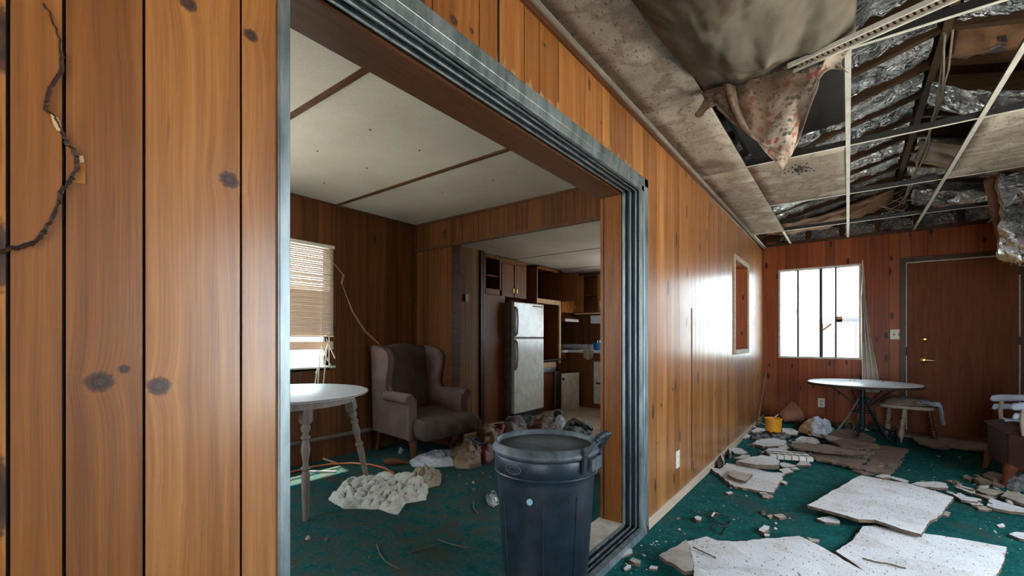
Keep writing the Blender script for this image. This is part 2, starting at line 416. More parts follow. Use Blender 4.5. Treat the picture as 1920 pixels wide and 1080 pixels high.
M['bag_tan'] = plastic('tan_carrier_plastic', (.36,.25,.16), .25, .92)
M['bag_red'] = plastic('red_wrapper', (.28,.02,.025), .18, var=.6)
M['bag_blue'] = plastic('blue_wrapper', (.02,.10,.25), .2, var=.6)
M['bag_rust'] = plastic('rust_brown_wrapper', (.17,.045,.015), .25, var=.7)
M['bag_gold'] = plastic('ochre_paper', (.33,.20,.08), .5, var=.5)
M['bag_grey'] = plastic('grey_plastic', (.20,.19,.18), .4, var=.4)
M['bag_clear'] = plastic('clear_dusty_plastic', (.40,.40,.40), .12, .55)
M['yellow'] = plain('yellow_orange_plastic', (.80,.33,.015), .4, var=.25)
M['terra'] = plain('terracotta', (.26,.115,.06), .8, var=.3)
M['orange_hose'] = plain('copper_orange_hose', (.55,.16,.06), .35, .2, .3)
M['blue'] = plain('blue_plastic', (.01,.13,.34), .35, var=.3)
M['rust'] = plain('rusty_dark_metal', (.05,.03,.02), .7, .4, .5)
M['twig'] = plain('dry_twig', (.16,.12,.08), .9, var=.4)
M['cord_pink'] = plain('pinkish_cord', (.50,.30,.22), .6)
M['wire'] = plain('grey_brown_wire', (.26,.22,.16), .5)
M['ink'] = plain('printed_ink', (.02,.03,.04), .6)
M['ground'] = plain('dry_ground', (.60,.56,.48), .95, var=.15, vs=1)
def fridge():
    m = NT('fridge_enamel'); v = m.coord(); X, Y, Z = m.sep(v)
    f = m.noise(v, 9, 5, .6)
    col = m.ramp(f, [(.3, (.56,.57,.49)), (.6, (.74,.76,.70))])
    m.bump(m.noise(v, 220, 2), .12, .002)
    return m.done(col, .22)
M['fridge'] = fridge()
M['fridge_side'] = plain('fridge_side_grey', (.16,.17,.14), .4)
def glass():
    m = NT('window_glass'); t = m.t
    tr = m.n('ShaderNodeBsdfTransparent'); tr.inputs[0].default_value = (.93,.96,.95,1)
    gl = m.n('ShaderNodeBsdfGlossy'); gl.inputs['Roughness'].default_value = .02
    mx = m.n('ShaderNodeMixShader'); mx.inputs[0].default_value = .05
    t.links.new(tr.outputs[0], mx.inputs[1]); t.links.new(gl.outputs[0], mx.inputs[2])
    t.links.new(mx.outputs[0], m.out.inputs[0]); return m.mat
M['glass'] = glass()
def slat():
    m = NT('translucent_blind_slat'); t = m.t
    m.done((.60,.53,.45), .5)
    tl = m.n('ShaderNodeBsdfTranslucent'); tl.inputs[0].default_value = (.62,.42,.28,1)
    mx = m.n('ShaderNodeMixShader'); mx.inputs[0].default_value = .25
    t.links.new(m.b.outputs[0], mx.inputs[1]); t.links.new(tl.outputs[0], mx.inputs[2]); t.links.new(mx.outputs[0], m.out.inputs[0])
    return m.mat
M['slat'] = slat()

# ------------------------------------------------------------------ the setting
def segs(lo, hi, cuts):
    out = []; cur = lo
    for a, b in sorted(cuts):
        if a > cur: out.append((cur, min(a, hi)))
        cur = max(cur, b)
    if cur < hi: out.append((cur, hi))
    return [s for s in out if s[1]-s[0] > 1e-4]
def panel_wall(name, orient, c, face, a0, a1, z0, z1, bounds, holes=(), mat='pine', t=.05, gap=.0045, label=None, back=None):
    rnd = random.Random(len(name)*7+int(abs(c)*100)); mb = MB()
    def put(p0, p1, q0, q1, d0, d1, m, att=0.0):
        lo, hi = sorted((c-face*d0, c-face*d1))
        if orient == 'x': mb.box(lo, hi, p0, p1, q0, q1, m, att)
        else: mb.box(p0, p1, lo, hi, q0, q1, m, att)
    edges = sorted({a0, a1} | {h[0] for h in holes if a0 < h[0] < a1} | {h[1] for h in holes if a0 < h[1] < a1})
    for p0, p1 in zip(edges, edges[1:]):
        mid = (p0+p1)/2
        for q0, q1 in segs(z0, z1, [(h[2], h[3]) for h in holes if h[0] < mid < h[1]]): put(p0, p1, q0, q1, .005, t, 1)
    bs = [a0]+[b for b in sorted(bounds) if a0+.01 < b < a1-.01]+[a1]
    for i, (p, q) in enumerate(zip(bs, bs[1:])):
        att = .05+rnd.random()*.9+i*.013
        lo = p+(gap/2 if i else 0); hi = q-(gap/2 if i < len(bs)-2 else 0)
        cuts = sorted({lo, hi} | {x for h in holes for x in h[:2] if lo < x < hi})
        for u0, u1 in zip(cuts, cuts[1:]):
            mid = (u0+u1)/2
            for q0, q1 in segs(z0, z1, [(h[2], h[3]) for h in holes if h[0] < mid < h[1]]): put(u0, u1, q0, q1, 0, .005, 0, att)
            if back:
                for q0, q1 in segs(z0, z1, [(h[2], h[3]) for h in holes if h[0] < mid < h[1]]): put(u0, u1, q0, q1, t, t+.005, 2, att)
    mats = [M[mat], M['groove']]+([M[back]] if back else [])
    return struct(mb.build(name, mats), label, 'wall' if label else None)
def pattern(a0, a1, seed=3):
    r = random.Random(seed); out = []; a = a0
    while a < a1: a += r.choice((.05, .07, .10, .13, .09, .15)); out.append(a)
    return out
yw = [onx(x, 500).y for x in (15, 120, 270, 452)]
hdr = [onx(x, 60).y for x in (811, 899, 934, 983, 1011, 1047, 1097, 1129, 1144, 1173, 1186, 1206)]
rgt = [onx(x, 700).y for x in (1215, 1230.5, 1251, 1265, 1274, 1297, 1304, 1312, 1319, 1328, 1337, 1346, 1352, 1360)]
OP = (.447, 2.49, 0.0, 2.0)                # the sliding door opening: y0 y1 z0 z1
PT = (5.05, 5.80, 1.0, 1.95)               # the pass-through
WT = -.23                                  # the dividing wall is 23 cm thick
wl = panel_wall('wall_left', 'x', 0, 1, -2.5, 7.06, 0, 2.45,
    [-2.3+.14*i for i in range(17)]+yw+[.447+.09, .447+.2, .447+.32]+hdr+rgt+pattern(rgt[-1], 7.0, 5), [OP, PT], 'pine', .05,
    label='long pine-panelled wall with a wide sliding-door opening and a small pass-through hole', back=None)
mb = MB()                                   # studs space and inner skin of the dividing wall
for p0, p1, q0, q1 in ((-2.5, OP[0], 0, 2.45), (OP[0], OP[1], 2.0, 2.45), (OP[1], PT[0], 0, 2.45), (PT[0], PT[1], 0, PT[2]), (PT[0], PT[1], PT[3], 2.45), (PT[1], 7.06, 0, 2.45)):
    mb.box(WT, -.05, p0, p1, q0, q1)
struct(mb.build('wall_left_core', M['jamb_wood']))
# crack torn into the near panelling
cr = [(82,8),(93,22),(104,50),(112,75),(113,105),(112,135),(103,150),(92,165),(86,190),(85,205),(96,213),(104,228),(113,245),(119,258),(125,270),(137,282),(144,297),(141,312),(139,324),(131,335),(123,346),(113,357),(110,380),(101,398),(92,418),(80,436),(66,452),(40,461),(18,464),(0,470),(-30,474)]
mb = MB(); r = random.Random(4); pts = []
for (a, b), (a2, b2) in zip(cr, cr[1:]):
    for k in range(4):
        t = k/4; pts.append((a+(a2-a)*t+r.uniform(-2.2, 2.2), b+(b2-b)*t+r.uniform(-2.2, 2.2)))
L, R = [], []
for i, (a, b) in enumerate(pts):
    w = r.uniform(.8, 2.0)*(1.5 if i > 68 else 1)*(.4 if i < 18 else 1)
    L.append(onx(a-w, b-w*.5, .0008)); R.append(onx(a+w, b+w*.5, .0022))
for i in range(len(pts)-1): mb.add([L[i], R[i], R[i+1], L[i+1]], [(0,1,2,3)])
mb.build('crack', M['groove'], wl, thick=.0012)
mb = MB()
for i in range(len(pts)-1):                 # lifted edge of the split board
    if i > 14:
        d = Vector((0,.0022,0)) if i < 72 else Vector((0,0,-.0035))
        mb.add([R[i], R[i]+d*r.uniform(.6,1.5)+Vector((.003,0,0)), R[i+1]+d+Vector((.0025,0,0)), R[i+1]], [(0,1,2,3)])
mb.build('split_edge', M['dark_wood'], wl, thick=.001)
def chipflake(name, pix, mat, x=.003):
    mb = MB(); ps = [onx(a, b, x) for a, b in pix]; n = len(ps)
    mb.add(ps+[p-Vector((x, 0, 0)) for p in ps], [list(range(n)), [n+i for i in range(n)][::-1]]+[(i, (i+1)%n, n+(i+1)%n, n+i) for i in range(n)])
    return mb.build(name, mat, wl)
chipflake('splinter', [(95,213),(104,215),(113,228),(117,246),(108,245),(100,232)], M['raw_wood'])
chipflake('splinter', [(146,292),(156,292),(158,304),(147,305)], M['raw_wood'])
chipflake('torn_patch', [(146,306),(159,306),(160,345),(136,343),(141,325)], M['cab_orange'], .0015)
# ragged worn bottom edge of the header panels
hb = [onx(x, 150).y for x in (915, 1000)]
mb = MB(); r = random.Random(8)
y = 1.15
while y < 2.35:
    w = r.uniform(.02, .05); n = r.randint(3, 6); top = [(.0012, y+w*(1-k/n)+r.uniform(-.003, .003), 2.045+r.uniform(.008, .055)*math.sin(PI*(k+.5)/(n+1))) for k in range(n+1)]
    mb.add([(.0012, y, 2.044), (.0012, y+w, 2.044)]+top, [list(range(n+3))]); y += w+r.uniform(0,.09)
mb.build('worn_edge', M['worn_pine'], wl, thick=.001)
mb = MB(); mb.box(.0005, .004, onx(934, 60).y-.004, onx(934, 60).y+.004, 2.05, 2.36); sy_ = onx(1297, 700).y; mb.box(.0005, .003, sy_-.005, sy_+.005, .12, 1.35); mb.build('split_seam', M['groove'], wl)

# sliding door frame
df = thing('door_frame', 'dusty aluminium sliding-door frame with tracks around the wide opening', 'door frame', (0, 1.47, 0)); df['kind'] = 'structure'; df.name = 'door_1'
y0, y1, zt = OP[0], OP[1], OP[3]
def track(name, xs, side):
    mb = MB()
    for x0, x1, d, m in xs:                 # x range, how far it stands into the opening, material
        if side == 'top': mb.box(x0, x1, y0, y1, zt-d, zt+.02, m)
        elif side == 'right': mb.box(x0, x1, y1-d, y1+.02, .02, zt, m)
        elif side == 'left': mb.box(x0, x1, y0-.01, y0+d, .02, zt, m)
        else: mb.box(x0, x1, y0, y1, 0, d, m)
    return mb.build(name, [M['alum'], M['alum_dark'], M['jamb_wood']], df, bevel=.0015)
prof = [(-.012, .006, .035, 0), (-.028, -.012, .008, 1), (-.036, -.028, .032, 0), (-.062, -.036, .006, 1), (-.070, -.062, .030, 0), (-.100, -.070, .006, 1), (-.108, -.100, .026, 0), (-.125, -.108, .012, 0)]
track('header_track', prof, 'top')
track('jamb_track', prof, 'right')
track('jamb_track', [(-.012, .008, .012, 0), (-.125, -.012, .004, 1)], 'left')
mb = MB(); mb.box(.0, .010, y0-.045, y1+.055, zt-.005, zt+.045).box(.0, .010, y1-.005, y1+.055, .02, zt+.045); mb.build('front_flange', M['alum'], df, bevel=.003)
mb = MB(); mb.box(.001, .006, y0-.012, y0+.004, .0, zt+.04); mb.build('edge_strip', M['alum'], df)
th = [(-.010, .022, .040, 0), (-.030, -.010, .016, 1), (-.036, -.030, .036, 0), (-.062, -.036, .014, 1), (-.068, -.062, .034, 0), (-.100, -.068, .014, 1), (-.106, -.100, .034, 0)]
mb = MB()
for x0, x1, d, m in th: mb.box(x0, x1, y0, y1, 0, d, m)
mb.build('threshold_track', [M['alum'], M['alum_dark']], df)
mb = MB(); mb.box(WT-.04, -.106, y0, y1, 0, .03); mb.build('sill_board', M['tile_back'], df)
mb = MB(); mb.box(-.02, .02, y1+.0, y1+.035, 0, .03); mb.build('sill_end_block', M['dark_wood'], df)
# wooden lining of the opening, inner side
mb = MB(); mb.box(WT-.01, -.125, y1-.02, y1+.01, .03, zt, 0).box(WT-.03, WT-.005, y1-.02, y1+.07, .0, zt+.05, 0); struct(mb.build('trim_1', M['jamb_wood']))
mb = MB(); mb.box(WT-.01, -.125, y0, y1, zt-.03, zt+.01, 0).box(WT-.045, WT-.01, y0-.1, y1+.07, zt-.03, zt+.09, 0).box(WT-.06, WT-.045, y0-.1, y1+.07, zt+.05, zt+.09, 0)
struct(mb.build('trim_2', M['trim_wood']))
mb = MB(); mb.box(WT-.02, WT, -1.5, 3.3, 2.09, 2.39, 0); struct(mb.build('trim_3', M['trim_wood']))
mb = MB(); mb.box(-.0, .014, y1+.056, 7.05, 0, .065); struct(mb.build('baseboard_left', M['base'], bevel=.002))
mb = MB(); mb.box(0, .018, -2.4, 7.05, 2.362, 2.388).box(0, .010, -2.4, 7.05, 2.335, 2.362, 1); struct(mb.build('trim_4', [M['moulding'], M['trim_wood']]))
# pass-through lining and trim
pf = MB(); a0, a1, b0, b1 = PT; w = .045
pf.box(-.0, .016, a0-w, a0, b0-w, b1+w).box(0, .016, a1, a1+w, b0-w, b1+w).box(0, .016, a0, a1, b1, b1+w).box(0, .022, a0, a1, b0-w, b0)
pt = struct(pf.build('window_1', M['base'], bevel=.002))
mb = MB(); mb.box(-.235, 0, a0, a0+.005, b0, b1).box(-.235, 0, a1-.005, a1, b0, b1).box(-.235, 0, a0, a1, b1-.005, b1).box(-.235, 0, a0, a1, b0, b0+.005); mb.build('lining', M['pine_back'], pt)

# floors
struct(MB().box(-3.0, 2.80, -2.6, 7.2, -.05, 0).build('floor', M['carpet'], bevel=0), 'worn dark green carpet running through both rooms', 'carpet')
struct(MB().box(-3.6, WT-.001, 3.40, 7.06, 0.0, .004).build('floor_kitchen', M['vinyl']), 'dirty beige vinyl kitchen floor', 'floor')

# back wall with the window, the door
WB = 7.06
win = (.20, 1.05, .88, 2.04)
dr = (1.49, 2.41, 0.03, 2.03)
bb = [ony(x, 700, WB).x for x in (1432, 1458, 1473, 1497.5, 1514, 1548, 1565, 1597, 1622, 1640, 1667, 1688, 1709)]+[ony(x, 460, WB).x for x in (1740, 1780, 1801, 1835, 1870, 1900)]
panel_wall('wall_back', 'y', WB, -1, 0, 2.75, 0, 2.45, bb, [win, dr], 'pine_back', .10, label='reddish pine-panelled end wall with bright window and brown door')
mb = MB(); mb.box(0, 2.75, WB-.015, WB, 2.39, 2.43); struct(mb.build('trim_5', M['dark_wood']))
mb = MB(); mb.box(0.02, 1.42, WB-.012, WB, 0, .05); struct(mb.build('baseboard_back', M['dark_wood']))
# window: two sliding sashes in an aluminium frame
x0, x1, z0, z1 = win
w2 = thing('window_2', 'bright aluminium sliding window in the reddish end wall', 'window', ((x0+x1)/2, WB, z0)); w2['kind'] = 'structure'
mb = MB(); t = .022
mb.box(x0-t, x1+t, WB-.012, WB+.05, z0-t, z0).box(x0-t, x1+t, WB-.012, WB+.05, z1, z1+t).box(x0-t, x0, WB-.012, WB+.05, z0, z1).box(x1, x1+t, WB-.012, WB+.05, z0, z1)
mb.build('frame', M['white_dirty'], w2)
for k, (px, wdt) in enumerate(((1496, .022), (1539, .034), (1567, .022))):
    xx = ony(px, 600, WB).x; mb = MB(); mb.box(xx-wdt/2, xx+wdt/2, WB+.012, WB+.035, z0, z1)
    mb.build('mullion', M['slot'], w2)
xx = ony(1495, 590, WB).x; MB().box(xx-.008, xx+.010, WB+.0, WB+.03, 1.44, 1.52).build('latch', M['alum_dark'], w2)
MB().box(x0, x1, WB+.02, WB+.024, z0, z1).build('glass_pane', M['glass'], w2)
# door
x0, x1, z0, z1 = dr
d2 = thing('door_2', 'flush dark brown door with brass lever in the end wall', 'door', ((x0+x1)/2, WB, 0)); d2['kind'] = 'structure'
M['door'] = woodm('door_veneer', (.10,.027,.006), (.20,.060,.015), .6)
MB().box(x0+.012, x1-.012, WB-.0, WB+.04, z0, z1-.012).build('leaf', M['door'], d2)
mb = MB(); mb.box(x0, x0+.010, WB-.004, WB+.05, z0, z1).box(x1-.010, x1, WB-.004, WB+.05, z0, z1).box(x0, x1, WB-.004, WB+.05, z1-.010, z1); mb.build('jamb', M['white_dirty'], d2)
mb = MB(); mb.box(x0-.055, x0, WB-.014, WB, 0, z1+.055).box(x1, x1+.055, WB-.014, WB, 0, z1+.055).box(x0, x1, WB-.014, WB, z1, z1+.055); mb.build('casing', M['dark_wood'], d2, bevel=.002)
def rotM(ax, a): return Matrix.Rotation(a, 3, ax)
hy = WB
kp = ony(1734, 636, hy); MB().lathe([(.030, 0), (.030, .006), (.024, .012), (.017, .022), (.012, .024), (0, .024)], kp, 20, M=rotM('X', PI/2)).build('deadbolt', M['brass'], d2, smooth=True)
kp = ony(1733, 675, hy); mb = MB(); mb.lathe([(.032, 0), (.032, .006), (.018, .012), (.013, .045), (0, .046)], kp, 20, M=rotM('X', PI/2))
q = kp+Vector((0, -.045, 0)); mb.tube([q, q+Vector((.03, -.004, 0)), q+Vector((.07, 0, -.004)), q+Vector((.11, .006, -.002))], [.010, .009, .0085, .007], 10)
mb.build('lever_handle', M['brass'], d2, smooth=True)
MB().box(x0-.004, x0+.012, WB-.006, WB+.01, .92, 1.02).build('strike_plate', M['slot'], d2)
for z in (.3, 1.1, 1.85): MB().box(x1-.014, x1+.006, WB-.01, WB, z-.045, z+.045).build('hinge', M['slot'], d2)
# torn threshold boards in front of the door
mb = MB(); mb.box(x0-.10, 2.75, 6.72, 7.05, 0, .022); struct(mb.build('trim_6', M['grey_wood'], bevel=.004))
# gable end above the wall: studs and foil-faced batts between them
RX, RZ, EZ = 1.375, 2.86, 2.47
def roofz(x): return EZ+(RZ-EZ)*(1-abs(x-RX)/RX)
mb = MB(); mb.add([(0, WB+.03, 2.4), (2.75, WB+.03, 2.4), (2.75, WB+.03, EZ+.12), (RX, WB+.03, RZ+.12), (0, WB+.03, EZ+.12)], [(0,1,2,3,4)])
struct(mb.build('wall_gable', M['dark_wood'], thick=.02))
for i in range(8):
    xx = .17+i*.355
    tag(MB().box(xx-.022, xx+.022, WB-.04, WB+.02, 2.43, roofz(xx)+.05).build('gable_stud', M['rafter'], origin=(xx, WB, 2.43)), 'dark stud standing between foil squares above the end wall', 'stud', 'gable studs')
    if i < 7:
        a = xx+.03; b = xx+.325; r = random.Random(i)
        def fn(u, v, a=a, b=b, i=i):
            x = a+(b-a)*u; zt_ = min(roofz(x)-.02, 2.66+.05*math.sin(i*2.1)); z = 2.43+(zt_-2.43)*v
            return (x, WB-.005-.04*math.sin(PI*u)*math.sin(PI*min(1, v*1.2+.05))-.018*fbm(x*14, z*14, i), z)
        tag(MB().grid(fn, 16, 16).build('foil_batt', M['foil'], origin=(a, WB, 2.43), smooth=True, thick=.004),
            'crumpled foil square, %s in the row above the end wall' % ('leftmost','second from left','third from left','middle one','third from right','second from right','rightmost')[i], 'insulation', 'foil squares in the gable')

# right and front walls, mostly out of the picture: they carry the openings the daylight comes through
rw = (1.3, 3.7, .5, 1.85)
panel_wall('wall_right', 'x', 2.75, -1, -2.5, 7.06, 0, 2.5, pattern(-2.4, 7, 9), [rw], 'pine_back', .1)
panel_wall('wall_front', 'y', -2.5, 1, 0, 2.75, 0, 2.9, pattern(0.1, 2.7, 10), [(.8, 2.25, 0, 2.1)], 'pine_back', .1)
# inner room shell
li = (1.10, 2.26, .86, 1.96)
panel_wall('wall_inner_left', 'x', -2.93, 1, -1.5, 3.3, 0, 2.45, pattern(-1.4, 3.3, 12), [li, (-.25, .97, .78, 2.02)], 'pine_inner', .1, .0035, label='dark brown panelled wall behind the blind and the armchair')  # second opening is out of view, added to brighten the inner ceiling
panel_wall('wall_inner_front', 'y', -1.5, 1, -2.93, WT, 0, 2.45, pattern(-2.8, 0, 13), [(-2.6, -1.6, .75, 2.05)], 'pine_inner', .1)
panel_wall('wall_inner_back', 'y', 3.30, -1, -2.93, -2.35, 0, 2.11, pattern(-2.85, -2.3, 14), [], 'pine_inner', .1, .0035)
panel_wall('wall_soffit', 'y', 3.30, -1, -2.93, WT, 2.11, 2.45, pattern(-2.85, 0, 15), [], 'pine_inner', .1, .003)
mb = MB(); mb.box(-2.92, WT-.03, 3.285, 3.30, 2.085, 2.115).box(-2.36, -2.335, 3.285, 3.41, 0, 2.11).box(-2.92, -2.905, 3.28, 3.30, 0, 2.39).box(-2.92, WT-.03, 3.288, 3.3, 2.37, 2.39).box(-2.93, -2.918, -1.5, 3.3, 2.37, 2.39)
struct(mb.build('trim_7', M['trim_wood']))
struct(MB().box(-3.03, -.05, -1.6, 3.4, 2.39, 2.45).build('ceiling_inner', M['ceil']), 'off-white board ceiling of the inner room', 'ceiling')
struct(MB().box(-3.7, -.05, 3.4, 7.2, 2.25, 2.31).build('ceiling_kitchen', M['ceil']), 'low off-white ceiling over the kitchen', 'ceiling')
mb = MB()
for yy in (1.245, 2.345, .15, -1.0): mb.box(-2.92, WT-.02, yy-.018, yy+.018, 2.383, 2.391).box(-2.92, WT-.02, yy-.006, yy+.006, 2.379, 2.385)
struct(mb.build('trim_8', M['trim_wood']))
mb = MB()
for yy in (5.05, 6.27, 3.83): mb.box(-3.5, WT, yy-.004, yy+.004, 2.246, 2.251)
struct(mb.build('trim_9', M['trim_wood']))
mb = MB(); r = random.Random(2)
for px, py in ((820,190),(694,243),(908,240),(786,282),(595,283),(688,315),(925,338),(608,343),(1037,311),(830,360),(544,28)):
    p = onz(px, py, 2.39); mb.box(p.x-.005, p.x+.005, p.y-.005, p.y+.005, 2.387, 2.3905)
struct(mb.build('trim_10', M['slot']))
# kitchen shell
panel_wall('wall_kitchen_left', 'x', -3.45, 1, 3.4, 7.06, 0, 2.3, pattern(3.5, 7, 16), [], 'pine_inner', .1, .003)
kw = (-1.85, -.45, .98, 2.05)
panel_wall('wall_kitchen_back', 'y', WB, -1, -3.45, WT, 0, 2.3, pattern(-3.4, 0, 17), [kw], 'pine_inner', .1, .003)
wo = panel_wall('wall_closet', 'x', -2.81, 1, 3.4, 4.30, 0, 2.25, [3.62, 3.8, 3.92, 4.0, 4.1, 4.2], [], 'pine_closet', .04, .003, label='narrow brown panelled closet wall carrying a dangling wire')
mb = MB(); mb.box(-2.83, -2.79, 4.26, 4.30, 0, 2.25, 0).box(-2.83, -2.80, 4.32, 4.345, 0, 2.25, 0); struct(mb.build('trim_11', M['dark_wood']))
# roof over everything: deck of the main room, plain slab over inner rooms
mb = MB(); mb.add([(-.25, -2.7, EZ+.09), (RX, -2.7, RZ+.12), (3.0, -2.7, EZ+.07), (3.0, 7.3, EZ+.07), (RX, 7.3, RZ+.12), (-.25, 7.3, EZ+.09)], [(0,1,4,5),(1,2,3,4)])
struct(mb.build('ceiling_roof_deck', M['dark_wood'], thick=.03))
struct(MB().box(-3.12, -.02, -1.8, 3.4, 2.46, 2.50).box(-3.8, -.02, 3.4, 7.3, 2.46, 2.50).build('ceiling_roof', M['dark_wood']))
mb = MB(); mb.add([(0, -2.52, 2.4), (2.75, -2.52, 2.4), (2.75, -2.52, EZ+.12), (RX, -2.52, RZ+.12), (0, -2.52, EZ+.12)], [(0,1,2,3,4)])
struct(mb.build('wall_front_gable', M['dark_wood'], thick=.02))
mb = MB(); mb.box(-.23, .0, -2.5, 7.2, 2.45, 2.57).box(-.23, .0, 7.06, 7.2, 2.3, 2.45).box(2.75, 2.85, -2.5, 7.06, 2.45, 2.53); struct(mb.build('trim_12', M['rafter']))
# outside: ground and porch posts seen through the window
struct(MB().box(-30, 30, -30, 45, -.6, -.5).build('ground', M['ground']))
pc = thing('porch_frame', 'dark wooden porch beam and braces outside the end window', 'porch', (1.4, 9.4, -.5))
yy = 9.4
def pp(px, py, y=yy): return ony(px, py, y)
MB().bar(pp(1566,598), pp(1612,598), .06, .09).bar(pp(1566,602), pp(1760,596), .06, .05).build('beam', M['dark_wood'], pc)
MB().bar(pp(1605,596), Vector((pp(1605,596).x, yy, -.5)), .05, .05).build('post', M['dark_wood'], pc)
MB().bar(pp(1586,602), pp(1599,613), .03, .03).build('brace', M['dark_wood'], pc)
MB().bar(pp(1543,619), pp(1559,607), .03, .03).build('brace', M['dark_wood'], pc)
q = pp(1541, 625); MB().bar(Vector((q.x, yy, -.5)), pp(1541,606), .04, .04).build('post', M['dark_wood'], pc)
q = ony(1548, 627, 12); sh = thing('shed', 'small dark-windowed shed far outside the end window', 'shed', (q.x, 12, -.5))
a = ony(1544,621,12); b = ony(1556,633,12)
MB().box(a.x-.5, b.x+.9, 12, 13, -.5, a.z+.25).build('wall', M['white'], sh)
MB().box(a.x+.05, b.x-.05, 11.98, 12.0, b.z+.05, a.z-.05).build('window', M['slot'], sh)
MB().box(a.x-.6, b.x+1.0, 11.9, 13.1, a.z+.25, a.z+.30).build('roof', M['white'], sh)

# ------------------------------------------------------------------ suspended ceiling of the main room
CL = 2.39
RUN = (.33, .94, 1.55, 2.16)
TEE = (1.22, 2.44, 3.66, 4.88, 6.10)
rn = ('over the fallen sheets, nearest the panelled wall', 'running straight over the middle of the room', 'passing left of the hanging tile on the right', 'at far right beside the drooping foil')
for i, x in enumerate(RUN):
    y1_ = 6.96 if i < 3 else 7.0
    g = thing('ceiling_runner', 'long white grid runner '+rn[i], 'grid bar', (x, 0, CL), 0, 'long runners of the ceiling grid')
    sag_ = .0
    MB().box(x-.012, x+.012, -2.4, y1_, CL-.002, CL).build('flange', M['tbar'], g)
    MB().box(x-.002, x+.002, -2.4, y1_, CL, CL+.035).build('web', M['tbar_shaded'], g)
tn = ('lying above the big sagging sheet', 'the floral cloth hangs from', 'at the near edge of the mould-spotted tile', 'at the far edge of the mould-spotted tile', 'farthest, close to the end wall')
for i, y in enumerate(TEE):
    g = thing('ceiling_cross_tee', 'white cross bar of the ceiling grid '+tn[i], 'grid bar', (0, y, CL), 0, 'cross bars of the ceiling grid')
    x1_ = 2.75 if i != 4 else 2.75
    a = .34 if i else .34
    MB().box(a, x1_, y-.009, y+.009, CL-.001, CL+.001).build('flange', M['tbar'], g)
    MB().box(a, x1_, y-.002, y+.002, CL+.001, CL+.040).build('web', M['tbar_shaded'], g)
g = thing('ceiling_angle', 'pale wall angle carrying the tiles along the panelled wall', 'grid bar', (0.02, 0, CL))
MB().box(0.0185, .036, -2.4, 7.04, CL-.006, CL-.003).build('flange', M['tbar'], g)
lt = ('nearest overhead tile, heavily water stained', 'large dirty speckled tile over the sliding door head', 'stained tile beyond the first seam along the wall', 'stained tile third along the panelled wall', 'farthest tile along the panelled wall, over the pass-through', )
ys = [-1.22, 0, 1.22, 2.44, 3.66, 4.88, 6.10]
lab = {1: 'nearest dirty speckled ceiling tile along the panelled wall, at the frame edge', 2: 'dirty speckled ceiling tile along the wall, beside the sagging sheet',
       3: 'ceiling tile along the panelled wall with a curved brown stain, beside the floral cloth', 4: 'ceiling tile along the wall next to the mould-spotted tile',
       5: 'farthest ceiling tile along the panelled wall, near the pass-through', 0: 'ceiling tile overhead behind the camera'}
for i in range(1, 6):
    a, b = ys[i]+.003, ys[i+1]-.003
    r = random.Random(i)
    def fn(u, v, a=a, b=b, i=i): return (.022+.318*u, a+(b-a)*v, CL+.001-(.006*math.sin(PI*u)*math.sin(PI*v)))
    tag(MB().grid(fn, 4, 10).build('ceiling_tile', M['tile'], origin=(0, 0, 0), thick=.015, smooth=True), lab[i], 'ceiling tile', 'tiles left in the ceiling grid')
def loose_tile(x0, x1, y0, y1, label, tilt=0., mat='tile', seed=1):
    def fn(u, v):
        return (x0+(x1-x0)*u, y0+(y1-y0)*v, CL+.008+tilt*u+.006*fbm(u*2, v*2, seed))
    return tag(MB().grid(fn, 8, 12).build('ceiling_tile', M[mat], thick=.014, smooth=True), label, 'ceiling tile', 'tiles left in the ceiling grid')
loose_tile(.345, .928, 3.67, 4.87, 'ceiling tile with a black mould spot, beyond the floral cloth', 0, 'tile', 2)
loose_tile(1.565, 2.15, 3.67, 4.87, 'pale grey ceiling tile with a brown ring stain at upper right', 0, 'tile', 3)
loose_tile(2.17, 2.72, 3.67, 4.87, 'ceiling tile at the extreme right edge beside the ring-stained one', 0, 'tile', 4)
loose_tile(1.0, 1.5, .9, 1.9, 'upright ragged tile piece at the top of the picture behind the runner', 0, 'tile', 5)
# mould spot
mb = MB(); c = onz(1500, 318, CL); r = random.Random(5)
for k in range(70):
    a = r.uniform(0, 2*PI); d = abs(r.gauss(0, .038)); q = c+Vector((math.cos(a)*d*1.3, math.sin(a)*d*1.6, 0)); s = r.uniform(.002, .009)
    n = 7; vs = [(q.x+math.cos(2*PI*j/n)*s*r.uniform(.6,1.2), q.y+math.sin(2*PI*j/n)*s*r.uniform(.6,1.3), CL-.004) for j in range(n)]
    mb.add(vs+[(v[0], v[1], CL+.004) for v in vs], [list(range(n)), [n+j for j in range(n)]]+[(j, (j+1)%n, n+(j+1)%n, n+j) for j in range(n)])
til = [o for o in bpy.data.objects if o.get('label','').startswith('ceiling tile with a black')][0]
mb.build('mould_spot', M['slot'], til)

